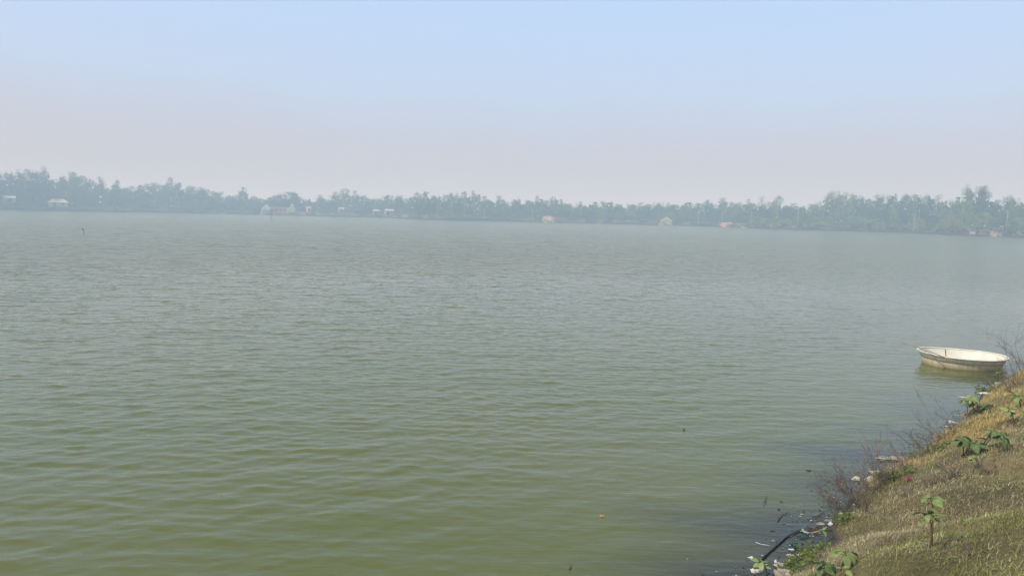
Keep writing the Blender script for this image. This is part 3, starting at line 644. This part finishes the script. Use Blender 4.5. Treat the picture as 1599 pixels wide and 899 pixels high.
bm = bmesh.new(); rg = oval_rings(bm, [(.05, .235), (.075, .18), (.125, .06), (.19, -.03), (.27, -.06), (.4, -.065)]); bm.faces.new(rg[-1]); bmesh.ops.recalc_face_normals(bm, faces=bm.faces); bmesh.ops.reverse_faces(bm, faces=bm.faces); obj('inner_lining', bm, M_inside, root, smooth=True)
bm = bmesh.new(); rg = oval_rings(bm, [(.045, .236), (.006, .230), (-.004, .238), (0, .250), (.014, .256), (.040, .256), (.052, .250), (.056, .236), (.05, .230), (.045, .236)]); obj('rim', bm, M_rim, root, smooth=True)
bm = bmesh.new()
a0 = R(101)
for s_, (k, z) in enumerate([(.085, .22), (.13, .10), (.18, -.01)]):
    pass
tube(bm, [((RA - k) * math.cos(a0), (RB - k) * math.sin(a0), z) for k, z in [(.072, .225), (.098, .15), (.128, .08), (.19, -.01)]], .007, 5); obj('seam', bm, M_wood, root)
for a_, l_ in ((R(142), 3),):
    bm = bmesh.new(); bmesh.ops.create_icosphere(bm, subdivisions=2, radius=.02, matrix=Matrix.Translation(((RA - .085) * math.cos(a_), (RB - .085) * math.sin(a_), .16)) @ Matrix.Diagonal((1, 1, 1.6, 1))); obj('rivet', bm, M_twig, root)
# bamboo pole laid over the left of the rim
e0 = P(1405, 534, .36); e1 = P(1468, 556, .285); e1b = e0.lerp(e1, 1.3)
bm = bmesh.new(); pts = [e0.lerp(e1b, i / 10) + Vector((0, 0, .02 * math.sin(math.pi * i / 10))) for i in range(11)]
tube(bm, pts, [.008 + .004 * i / 10 for i in range(11)], 8)
tag(obj('bamboo_pole', bm, mat('bamboo', (.36, .27, .17), .7, .3, .4, 12), smooth=True), 'thin bamboo pole resting across the left rim of the tub boat', 'pole')

# ------------------------------------------------------------------ grass on the near bank
M_blades = attr_mat('grass_blades')
def blades(name, u, d, length, width, lean, colors, label, cat, lift=0.0, seed=1):
    r = np.random.default_rng(seed); N = len(u); x, y = xy_of(u, d); z = bank_z(u, d) + .003 + .012 * r.random(N)
    a = r.uniform(0, 2 * np.pi, N); dirx, diry = np.cos(a), np.sin(a); sxx, syy = -diry, dirx
    hx, hz_ = np.sin(lean), np.cos(lean); w = width / 2
    B = np.stack([x, y, z + lift], -1); T = np.stack([dirx * hx, diry * hx, hz_], -1); S_ = np.stack([sxx, syy, np.zeros(N)], -1)
    mid = B + T * (length * .5)[:, None] + np.array([0, 0, 1]) * (length * .05)[:, None]
    T2 = np.stack([dirx * np.sin(lean + .45), diry * np.sin(lean + .45), np.cos(lean + .45)], -1)
    tip = mid + T2 * (length * .5)[:, None]
    V = np.stack([B - S_ * w[:, None], B + S_ * w[:, None], mid + S_ * (w * .8)[:, None], mid - S_ * (w * .8)[:, None], tip + S_ * (w * .2)[:, None], tip - S_ * (w * .2)[:, None]], 1).reshape(-1, 3)
    i = np.arange(N)[:, None] * 6; F = np.concatenate([i + np.array([[0, 1, 2, 3]]), i + np.array([[3, 2, 4, 5]])])
    o = link(name, np_mesh(name, V, F, M_blades, False, np.repeat(colors, 6, 0))); return tag(o, label, cat, kind='stuff')
def pick(cols, N, r, w=None):
    cols = np.array(cols); k = r.choice(len(cols), N, p=w); return cols[k] * r.uniform(.75, 1.25, (N, 1))
def patch(u, d, f=1.0, s=0.0): return np.sin(u * 1.9 * f + 1.7 * np.sin(d * 1.3 * f + s)) + np.sin(d * 2.7 * f - u * .8 * f + s) + .6 * np.sin(u * 5.3 * f + s + d * 3.1)
r = np.random.default_rng(21)
def sample(N, u0, u1, d0, d1, near=True):
    u = u0 + (u1 - u0) * r.random(N) ** (1.35 if near else 1.0); return u, d0 + (d1 - d0) * r.random(N)
u, d = sample(620000, 2.5, 19, .12, 4.2)
keep = r.random(len(u)) < np.clip(.62 + .4 * patch(u, d) + .25 * patch(u, d, 2.7, 4), .38, 1) * np.clip(1.25 - .3 * np.clip(d - 2.6, 0, 9), .3, 1); u, d = u[keep], d[keep]
N = len(u); g = np.clip(.58 + .14 * patch(u, d, 2.3, 7) + .28 * patch(u, d, .8, 2) - .05 * (u - 5), 0.05, .85)[:, None]
c = np.where(r.random((N, 1)) < g, pick([(.24, .25, .075), (.33, .32, .11), (.15, .18, .05)], N, r), pick([(.36, .31, .17), (.30, .26, .145), (.47, .41, .25), (.14, .10, .06), (.64, .57, .37)], N, r, [.3, .25, .2, .17, .08]))
blades('grass', u, d, r.uniform(.015, .05, N) * (1 + .5 * (r.random(N) < .12)), r.uniform(.002, .0042, N), np.abs(r.normal(1.0, .5, N)), c * (1.08 + .17 * patch(u, d, 3.1, 1))[:, None].clip(.7, 1.5), 'short dry brown-green grass matting the near bank', 'grass')
# straw-yellow longer grass on the edge facing the water
u, d = sample(90000, 5.6, 19, .0, 1.3, False)
keep = r.random(len(u)) < np.clip(.55 + .4 * patch(u, d, 1.3, 5), 0, 1) * np.clip((u - su[8] + 1.0) / .9, 0, 1) * np.clip(1.5 - d, .1, 1); u, d = u[keep], d[keep]; N = len(u)
c = pick([(.64, .44, .14), (.54, .41, .18), (.70, .54, .26), (.44, .43, .12), (.34, .22, .11)], N, r)
blades('straw_grass', u, d, r.uniform(.03, .10, N), r.uniform(.003, .0055, N), np.abs(r.normal(.7, .4, N)), c, 'golden straw-coloured dry grass along the water edge of the bank', 'grass', seed=3)
# dead brown stems and litter
u, d = sample(16000, 2.8, 19, .0, 2.4, False)
keep = r.random(len(u)) < np.clip(.4 + .5 * patch(u, d, 1.1, 8), 0, 1); u, d = u[keep], d[keep]; N = len(u)
c = pick([(.16, .10, .08), (.21, .14, .11), (.30, .22, .16)], N, r)
blades('plant_litter', u, d, r.uniform(.06, .17, N), r.uniform(.002, .004, N), np.abs(r.normal(1.15, .4, N)), c, 'dead brown stems and plant litter lying in the bank grass', 'litter', .012, seed=4)

# ------------------------------------------------------------------ dead shrubs
def dead_shrub(px, py, n, h, lean, label, seed, m=M_twig, spread=.7, rad=.0042):
    g = G(px, py); r_ = random.Random(seed); bm = bmesh.new()
    def grow(p, d, l, rr, lev):
        pts = [p]; k = 4; dd = d.copy()
        for i in range(k):
            dd = (dd + Vector((r_.gauss(0, .16), r_.gauss(0, .16), r_.gauss(.03, .12)))).normalized(); pts.append(pts[-1] + dd * l / k)
        tube(bm, pts, [rr * (1 - .14 * i) for i in range(k + 1)], 3 if lev else 4, False)
        if lev < 3:
            for i in range(r_.choice((3, 4, 5) if lev < 2 else (1, 2, 3))):
                q = pts[r_.randint(1, k)]; nd = (dd + Vector((r_.gauss(0, .75), r_.gauss(0, .75), r_.gauss(.15, .4)))).normalized(); grow(q, nd, l * r_.uniform(.3, .6), rr * .62, lev + 1)
    for i in range(max(4, int(n * .9))):
        d_ = (Vector(lean) + Vector((r_.gauss(0, .7), r_.gauss(0, .7), .9))).normalized(); grow(Vector((r_.uniform(-.004, .004), r_.uniform(-.004, .004), -.03)), d_, h * r_.uniform(.45, 1), rad * r_.uniform(.6, 1.0), 0)
    tag(obj('dead_shrub', bm, m, loc=g), label, 'dead shrub', 'dead leafless shrubs along the near water edge')
out2 = Vector((-N2.x, -N2.y))                 # towards the water
def ln(a, b=0): return (out2.x * a + A2.x * b, out2.y * a + A2.y * b, 0)
dead_shrub(1345, 790, 15, .55, ln(.9, -.2), 'largest tangle of bare twigs leaning over the water, nearest the camera', 1, M_twig)
dead_shrub(1368, 765, 15, .55, ln(.7, .1), 'bare reddish twigs just behind the nearest tangle, in front of floating foam', 2, M_twig2)
dead_shrub(1325, 800, 11, .42, ln(.8, -.3), 'lowest bare twigs over the litter at the foot of the bank', 3, M_twig)
dead_shrub(1400, 748, 12, .42, ln(.4, .1), 'low bare twigs beside the golden grass behind the floating foam', 4, M_twig2)
dead_shrub(1450, 708, 8, .50, ln(.7, 0), 'thin bare shrub over the water between foam pieces, mid bank', 5, M_twig)
dead_shrub(1478, 690, 8, .62, ln(.5, .1), 'tall upright bare shrub at the middle of the bank edge', 6, M_twig)
dead_shrub(1420, 735, 10, .36, ln(.9, .2), 'small bare twigs sprawling towards the large foam piece', 7, M_twig2)
dead_shrub(1568, 604, 12, .34, ln(.3, 0), 'dense brown dead shrub right in front of the tub boat', 8, M_twig)
dead_shrub(1590, 600, 10, .85, ln(.2, .2), 'tall dark bare shrub right of the tub boat at the photo edge', 9, M_twig)
dead_shrub(1602, 588, 9, .8, ln(.2, .2), 'farthest bare shrub, cut by the right photo edge behind the boat', 10, M_twig)
dead_shrub(1500, 745, 12, .26, ln(.3, 0), 'low purple-brown dry twigs in the grass under the broad green leaves', 11, M_twig)
dead_shrub(1455, 760, 10, .22, ln(.2, 0), 'low dry twigs in the bank grass right of the pink scrap', 12, M_twig2)
dead_shrub(1525, 870, 7, .12, ln(.1, .3), 'small heap of dark dry twigs at the foot of the leafy seedling', 13, M_twig)

for i, a in enumerate([(1333, 776, 'second bare twig clump from the waterline at the nearest tangle'), (1382, 752, 'bare twigs rising right in front of the white foam lump'), (1356, 800, 'bare twigs in the grass behind the nearest tangle'), (1435, 722, 'bare twigs directly right of the largest foam sheet'),
        (1462, 702, 'bare twigs leaning left of the tall upright shrub'), (1490, 672, 'small bare twigs under the round white foam ball'), (1552, 606, 'brown twigs at the left end of the dense shrub below the boat'), (1580, 612, 'brown twigs in golden grass right of the dense shrub'),
        (1310, 812, 'sparse bare twigs above the white scraps of the litter'), (1480, 752, 'dry twigs in the grass left of the light green weed'), (1540, 742, 'dry twigs in the grass right of the light green weed'), (1420, 775, 'dry twigs in grass below the pink scrap')]):
    dead_shrub(a[0], a[1], 8, .30 if i < 9 else .18, ln(.5, .0), a[2], 40 + i, M_twig2 if i % 2 else M_twig)

# ------------------------------------------------------------------ broad-leaved plants
M_broad = mat('broad_leaf', (.22, .27, .09), .75, .15, 0, 30, col2=(.14, .19, .06))
M_broad_dk = mat('dark_broad_leaf', (.14, .20, .065), .7, .2, 0, 30, col2=(.08, .12, .04))
M_broad_lt = mat('light_broad_leaf', (.30, .34, .11), .75, .2, 0, 30, col2=(.17, .23, .08))
M_bright = leaf_mat('bright_weed', [(.13, .19, .05), (.21, .27, .07), (.33, .36, .12)], False)
M_stem = mat('green_stem', (.18, .16, .08), .8, .2, .3, 20); M_stem_br = mat('brown_stem', (.24, .15, .08), .8, .2, .3, 20)
def leaf_bm(L_, Wd, droop, fold, r_):
    bm = bmesh.new(); rows_ = []; n_ = 9
    for i in range(n_):
        f = i / (n_ - 1); w = Wd * (math.sin(math.pi * f ** .72) ** .8) * .5 + .0008; 
        wob = 1 + .12 * math.sin(f * 19 + r_.random()); y = L_ * f; z = -droop * L_ * f * f
        rows_.append([bm.verts.new((s * w * wob, y - (abs(s) * .12 * L_ if f < .2 else 0), z + fold * abs(s) * w + .06 * w * math.sin(f * 12 + s * 4))) for s in (-1, -.5, 0, .5, 1)])
    for A, B in zip(rows_, rows_[1:]):
        for k in range(4): bm.faces.new((A[k], A[k + 1], B[k + 1], B[k]))
    return bm
def broad_plant(px, py, h, leaves, label, seed, m=M_broad, ms=M_stem, nst=1, lsize=.13, name='broadleaf_plant', cat='plant', spread=.08, zlift=0):
    g = G(px, py); g.z += zlift; r_ = random.Random(seed); root = empty(name, g); tag(root, label, cat)
    tips = []
    for s_ in range(nst):
        a = r_.uniform(0, 6.28); bm = bmesh.new(); hh = h * (1 - .25 * s_) ; dx_, dy_ = spread * math.cos(a), spread * math.sin(a)
        pts = [(0, 0, -.03), (dx_ * .3, dy_ * .3, hh * .4), (dx_ * .6 + .01, dy_ * .6, hh * .75), (dx_, dy_, hh)]
        tube(bm, pts, [.007, .006, .005, .004], 6); obj('stem', bm, ms, root, smooth=True); tips.append(Vector((dx_, dy_, hh)))
    leaves = int(leaves * 1.7)
    for i in range(leaves):
        t_ = tips[i % nst]; a = 2.4 * i + r_.uniform(-.4, .4); f = 1 if i < leaves * .6 else r_.uniform(.7, .95); base = Vector((t_.x * f, t_.y * f, t_.z * f))
        L_ = lsize * .50 * r_.uniform(.6, 1.25); pet = L_ * .35; d_ = Vector((math.cos(a), math.sin(a), .35)).normalized(); e_ = base + d_ * pet
        bm = leaf_bm(L_, L_ * r_.uniform(.6, .75), r_.uniform(.15, .45), r_.uniform(.1, .3), r_)
        rot = Matrix.Rotation(a - math.pi / 2, 4, 'Z') @ Matrix.Rotation(r_.uniform(-.7, .35), 4, 'X') @ Matrix.Rotation(r_.uniform(-.5, .5), 4, 'Y')
        bmesh.ops.transform(bm, matrix=Matrix.Translation(e_) @ rot, verts=bm.verts)
        bmesh.ops.solidify(bm, geom=bm.faces[:], thickness=.0006)
        tube(bm, [base, base.lerp(e_, .5) + Vector((0, 0, .006)), e_], .0018, 4)
        obj('leaf', bm, m, root, smooth=True)
broad_plant(1455, 858, .34, 9, 'leafy seedling with two brown stems and big grey-green leaves in the grass', 3, nst=2, ms=M_stem_br, lsize=.15, spread=.06)
broad_plant(1505, 712, .22, 9, 'dark broad-leaved plant on the bank behind the golden grass', 5, M_broad_dk, nst=2, lsize=.20, spread=.14)
broad_plant(1530, 706, .26, 7, 'greyer broad-leaved plant just right of the dark one', 6, M_broad, nst=2, lsize=.19, spread=.12)
broad_plant(1575, 706, .16, 6, 'small dark broad-leaved plant alone near the right photo edge', 7, M_broad_dk, nst=1, lsize=.15)
broad_plant(1512, 652, .22, 9, 'broad-leaved plant at the water edge, left of its clump below the boat', 8, M_broad_dk, nst=2, lsize=.19, spread=.15)
broad_plant(1532, 648, .26, 10, 'pale broad-leaved plant in the middle of the clump below the boat', 9, M_broad_lt, nst=2, lsize=.20, spread=.16)
broad_plant(1548, 650, .18, 8, 'dark low broad-leaved plant, right of the clump below the boat', 10, M_broad_dk, nst=2, lsize=.17, spread=.12)
broad_plant(1596, 640, .22, 8, 'broad-leaved plant cut by the right photo edge in golden grass', 11, M_broad, nst=2, lsize=.18, spread=.12)
broad_plant(1585, 662, .16, 6, 'yellowish low leafy plant in the golden grass near the right edge', 12, M_broad_lt, nst=1, lsize=.15)
broad_plant(1290, 856, .13, 4, 'broad green leaf plant beside the green plastic at the foot of the bank', 13, M_broad, nst=1, lsize=.14)
broad_plant(1310, 893, .13, 6, 'large-leaved green plant at the bottom photo edge', 14, M_broad, nst=1, lsize=.17)
broad_plant(1268, 902, .12, 5, 'green leafy plant cut by the bottom photo edge, left of the large-leaved one', 15, M_broad_dk, nst=1, lsize=.15)
broad_plant(1200, 900, .09, 4, 'small green plant in the shallow litter at the bottom edge', 16, M_broad_lt, nst=1, lsize=.12)
broad_plant(1330, 900, .06, 2, 'two small bright leaves in the grass at the bottom edge', 17, M_broad_lt, nst=1, lsize=.09)
broad_plant(1520, 738, .12, 6, 'small light green weed in the twigs below the dark broad-leaved plant', 18, M_broad_lt, nst=1, lsize=.09)
def weed(px, py, h, n, label, seed, spread=.1, size=.018):
    g = G(px, py); r_ = np.random.default_rng(seed); root = empty('leafy_weed', g); tag(root, label, 'weed', 'bright green weeds at the water edge'); bm = bmesh.new(); C = []
    for i in range(n):
        a = r_.uniform(0, 6.28); q = spread * math.sqrt(r_.random()); x_, y_ = q * math.cos(a), q * math.sin(a); z0 = max(float(ground_z(g.x + x_, g.y + y_)), -.02) - g.z
        t_ = (x_ * 1.4, y_ * 1.4, z0 + h * r_.uniform(.6, 1)); tube(bm, [(0, 0, -.02), (x_, y_, z0 - .01), ((x_ + t_[0]) / 2, (y_ + t_[1]) / 2, z0 + t_[2] * .5), t_], .0016, 3)
        for k in range(11):
            f = r_.uniform(.3, 1.05); C.append((x_ + (t_[0] - x_) * f + r_.normal(0, .010), y_ + (t_[1] - y_) * f + r_.normal(0, .010), z0 + (t_[2] - z0) * f))
    obj('stem', bm, M_stem, root); Vq, Fq = leaf_quads(np.array(C), r_.uniform(size * .5, size, len(C)), r_, .0); link('foliage', np_mesh('foliage', Vq, Fq, M_bright), root)
weed(1272, 868, .12, 34, 'bright weed at the water edge below the green plastic', 1, .11)
weed(1255, 885, .12, 40, 'bright weed beside the pale stone at the bottom edge', 2, .12)
weed(1240, 897, .10, 30, 'lowest bright weed, cut by the bottom photo edge', 3, .10)
weed(1313, 818, .12, 22, 'narrow bright weed on the bank edge right of the white foam litter', 4, .06)
weed(1448, 712, .12, 34, 'yellow-green weed among the golden grass behind the foam', 5, .16, .022)
weed(1540, 612, .12, 26, 'bright green weed at the water edge left below the boat', 6, .14, .024)
weed(1562, 590, .22, 20, 'upright bright weed touching the right end of the tub boat', 7, .07, .026)
weed(1400, 742, .10, 34, 'yellow-green weed left of the pink scrap', 8, .16, .02)

# ------------------------------------------------------------------ litter and flotsam
M_white = mat('white_foam', (.74, .72, .66), .8, .2, .3, 30); M_cream = mat('dirty_foam', (.80, .74, .62), .9, .1, .3, 30)
M_red = mat('red_wrapper', (.22, .03, .04), .4, .5, .4, 30); M_green = mat('green_plastic', (.03, .20, .12), .35, .5, .4, 30); M_pinkp = mat('pink_plastic', (.70, .12, .26), .5, .4, .2, 30)
M_stone = mat('pale_stone', (.42, .37, .28), .9, .1, .3, 20, bump=.4); M_blackp = mat('black_pipe', (.035, .035, .045), .45, .4, .3, 15)
def crumple(px, py, w, l, rz, m, label, name, cat, seed, amp=.3, thick=.004, lift=.012, group=None):
    g = G(px, py); r_ = random.Random(seed); bm = bmesh.new(); n_ = 7; vs = {}
    for i in range(n_):
        for j in range(n_):
            fx_, fy_ = i / (n_ - 1) - .5, j / (n_ - 1) - .5; edge = .75 + .4 * math.sin(i * 2.1 + seed) * math.cos(j * 1.7 + seed)
            vs[i, j] = bm.verts.new((fx_ * w * edge + r_.gauss(0, w * .035), fy_ * l * edge + r_.gauss(0, l * .035), max(-.3 * lift, abs(r_.gauss(0, amp * min(w, l) * .4)))))
    for i in range(n_ - 1):
        for j in range(n_ - 1): bm.faces.new((vs[i, j], vs[i + 1, j], vs[i + 1, j + 1], vs[i, j + 1]))
    bmesh.ops.solidify(bm, geom=bm.faces[:], thickness=thick)
    o = obj(name, bm, m, loc=(g.x, g.y, g.z + lift)); o.rotation_euler.z = rz; return tag(o, label, cat, group)
def lump(px, py, s, m, label, name, cat, seed, group=None, rz=0, sink=.3):
    g = G(px, py); bm = bmesh.new(); bmesh.ops.create_icosphere(bm, subdivisions=3, radius=.5); r_ = random.Random(seed); ph = [r_.uniform(0, 6) for _ in range(4)]
    for v in bm.verts: v.co *= 1 + .22 * math.sin(v.co.x * 8 + ph[0]) + .20 * math.sin(v.co.y * 9 + ph[1]) + .14 * math.sin(v.co.z * 13 + v.co.x * 14 + ph[2]) + r_.uniform(-.05, .05)
    bmesh.ops.transform(bm, matrix=Matrix.Diagonal((*s, 1)), verts=bm.verts)
    o = obj(name, bm, m, loc=(g.x, g.y, g.z + s[2] * (.5 - sink))); o.rotation_euler.z = rz; return tag(o, label, cat, group)
GF = 'pieces of foam floating along the near bank'
crumple(1393, 717, .46, .16, .1, M_cream, 'largest crumpled cream foam sheet floating behind bare twigs', 'foam_sheet', 'foam', 1, .2, .008, group=GF)
crumple(1408, 719, .26, .10, .3, M_cream, 'smaller cream foam sheet touching the right end of the largest', 'foam_sheet', 'foam', 2, .3, .008, group=GF)
lump(1338, 749, (.13, .07, .05), M_cream, 'cream foam lump seen through the nearest bare twigs', 'foam_piece', 'foam', 3, GF)
lump(1359, 750, (.14, .07, .06), M_white, 'white foam lump right of the cream one, behind bare twigs', 'foam_piece', 'foam', 4, GF)
lump(1367, 738, (.14, .05, .03), M_cream, 'thin cream foam strip just above the white lump', 'foam_piece', 'foam', 5, GF)
lump(1567, 599, (.28, .06, .04), M_white, 'white foam stick at the water edge under the boat, rightmost', 'foam_piece', 'foam', 6, GF)
lump(1556, 607, (.18, .04, .03), M_cream, 'thin pale strip among brown twigs below the boat', 'foam_piece', 'foam', 7, GF)
lump(1538, 615, (.26, .07, .04), M_white, 'thick white stick of foam by the bright weed', 'foam_piece', 'foam', 8, GF, -.25)
lump(1509, 621, (.27, .035, .02), M_white, 'thin white sliver floating alone left of the bright weed', 'foam_piece', 'foam', 9, GF, -.15)
lump(1485, 660, (.07, .06, .045), M_white, 'round white foam ball at the water edge mid bank', 'foam_piece', 'foam', 10, GF)
lump(1494, 660.5, (.12, .03, .02), M_white, 'thin white strip right of the round foam ball', 'foam_piece', 'foam', 11, GF)
lump(1481, 666, (.13, .03, .02), M_white, 'thin white strip just below the round foam ball', 'foam_piece', 'foam', 12, GF)
lump(1474, 677, (.08, .04, .03), M_cream, 'cream scrap below the white strips mid bank', 'foam_piece', 'foam', 13, GF)
lump(1334, 788, (.04, .03, .02), M_white, 'tiny white scrap on the bank edge above the litter', 'foam_piece', 'foam', 14, GF)
lump(1313, 802, (.08, .05, .03), M_cream, 'cream scrap at the bank edge right of floating twigs', 'foam_piece', 'foam', 15, GF)
crumple(1280, 820, .10, .06, .2, M_cream, 'cream curled scrap at the top left of the litter patch', 'foam_sheet', 'foam', 16, .4, .006, group=GF)
crumple(1294, 815, .09, .05, .1, M_white, 'white scrap at the top of the litter patch', 'foam_sheet', 'foam', 17, .4, .006, group=GF)
lump(1297, 819, (.06, .04, .03), M_white, 'small white lump under the white scrap in the litter', 'foam_piece', 'foam', 18, GF)
crumple(1257, 832, .10, .055, -.9, M_white, 'white angular card scrap at the end of the black pipe', 'card_scrap', 'scrap', 19, .08, .003)
crumple(1268, 828, .10, .06, -.7, M_red, 'dark red wrapper beside the white card scrap', 'wrapper', 'wrapper', 20, .4, .003)
crumple(1252, 839, .17, .04, .1, M_green, 'long thin green plastic strip under the white card scrap', 'plastic_strip', 'plastic', 21, .4, .003)
crumple(1240, 856, .12, .08, .3, M_green, 'folded green plastic piece floating at the centre of the litter', 'plastic_piece', 'plastic', 22, .6, .004)
lump(1236, 858, (.05, .02, .015), M_white, 'white sliver on the green plastic piece', 'foam_piece', 'foam', 23, GF)
lump(1223, 888, (.10, .09, .07), M_stone, 'pale rounded stone in the shallows at the bottom', 'stone', 'stone', 24)
lump(1212, 897, (.06, .05, .05), M_stone, 'smaller pale stone left of the rounded one, bottom edge', 'stone', 'stone', 25)
lump(1225, 900, (.12, .10, .09), M_stone, 'brown-grey stone cut by the bottom photo edge', 'stone', 'stone', 26)
lump(1180, 893, (.08, .05, .035), M_cream, 'leftmost cream scrap at the bottom edge beside a green plant', 'foam_piece', 'foam', 27, GF)
lump(1211, 878, (.02, .03, .03), M_white, 'tiny upright white bit above the pale stone', 'foam_piece', 'foam', 28, GF)
lump(1212, 883, (.04, .025, .02), M_white, 'small white bit just left of the pale stone', 'foam_piece', 'foam', 29, GF)
lump(1234, 867, (.05, .025, .015), M_white, 'thin white bit below the green plastic piece', 'foam_piece', 'foam', 30, GF)
lump(1246, 867, (.03, .02, .015), M_cream, 'tiny cream bit left of the bright weed', 'foam_piece', 'foam', 31, GF)
lump(1173, 871, (.05, .03, .02), M_cream, 'small pale bit left of the black pipe end', 'foam_piece', 'foam', 32, GF)
crumple(1418, 752.5, .09, .05, .2, M_pinkp, 'pink plastic scrap lying in the bank grass', 'plastic_scrap', 'scrap', 33, .5, .004, .03)
lump(940, 806, (.05, .035, .02), mat('orange_leaf', (.62, .30, .16), .7, .2, .3, 30), 'small orange leaf floating alone on open green water', 'floating_leaf', 'leaf', 34)
lump(1068, 671, (.035, .02, .02), M_wood, 'dark speck of wood floating alone mid-water', 'floating_wood', 'wood', 35)
lump(1263, 735, (.06, .03, .02), M_wood, 'dark wood bit floating left of the bare twigs', 'floating_wood', 'wood', 36)
lump(1220, 783, (.025, .02, .01), M_wood, 'tiny dark bit floating above the floating twigs', 'floating_wood', 'wood', 37)
lump(1206, 829, (.035, .02, .012), M_wood, 'tiny dark bit floating above the black pipe', 'floating_wood', 'wood', 38)
def stick(pts_px, r0, m, label, name='floating_twig', cat='twig', z=.012):
    pts = [P(x_, y_, z) for x_, y_ in pts_px]; bm = bmesh.new(); q = []
    for i in range(len(pts) - 1):
        for k in range(4): q.append(pts[i].lerp(pts[i + 1], k / 4))
    q.append(pts[-1]); tube(bm, q, [r0 * (1 - .35 * i / len(q)) for i in range(len(q))], 8); return tag(obj(name, bm, m, smooth=True), label, cat)
stick([(1183, 879), (1190, 871), (1203, 859), (1216, 848), (1227, 838), (1238, 832), (1251, 826)], .011, M_blackp, 'long curved black pipe floating along the foot of the bank', 'black_pipe', 'pipe')
stick([(1214, 812), (1221, 803), (1230, 799), (1238, 803)], .005, M_twig, 'bent brown twig floating above the black pipe')
stick([(1270, 806), (1277, 805), (1287, 798)], .006, M_twig, 'forked brown twig floating near the bank')
stick([(1193, 784), (1195, 780), (1196.5, 774)], .005, M_wood, 'short dark twig poking from the water left of the bent twig', z=.02)
stick([(889, 888), (892, 882)], .005, M_wood, 'tiny dark twig floating near the bottom edge')
stick([(1530, 622), (1533, 616), (1537, 612)], .010, M_wood, 'dark twig hanging into the water beside the thick white foam stick')
stick([(1180, 846), (1188, 849), (1202, 851)], .003, M_cream, 'thin pale straw floating left of the black pipe')
# scum of tiny bits: uncountable
r = np.random.default_rng(9); N = 1700
cx = r.random(N); uu_ = np.interp(r.random(N) ** 1.5, [0, 1], [3.0, 15]); dd_ = -np.abs(r.normal(0, .17, N)) * np.clip(1.5 - (uu_ - 5) / 8, .3, 1.3) - .01
x_, y_ = xy_of(uu_, dd_); Vq, Fq = leaf_quads(np.stack([x_, y_, np.full(N, .006)], -1), r.uniform(.004, .02, N), r, -6.0)
Vq[:, 2] = .004 + np.abs(Vq[:, 2] - .006) * .3
sc_cols = np.repeat(pick([(.10, .08, .06), (.22, .18, .12), (.05, .05, .05), (.55, .52, .45), (.14, .16, .07)], N, r, [.27, .22, .2, .18, .13]), 4, 0)
tag(link('floating_debris', np_mesh('floating_debris', Vq, Fq, M_blades, False, sc_cols)), 'scum of tiny leaf and foam bits floating along the near bank', 'debris', kind='stuff')
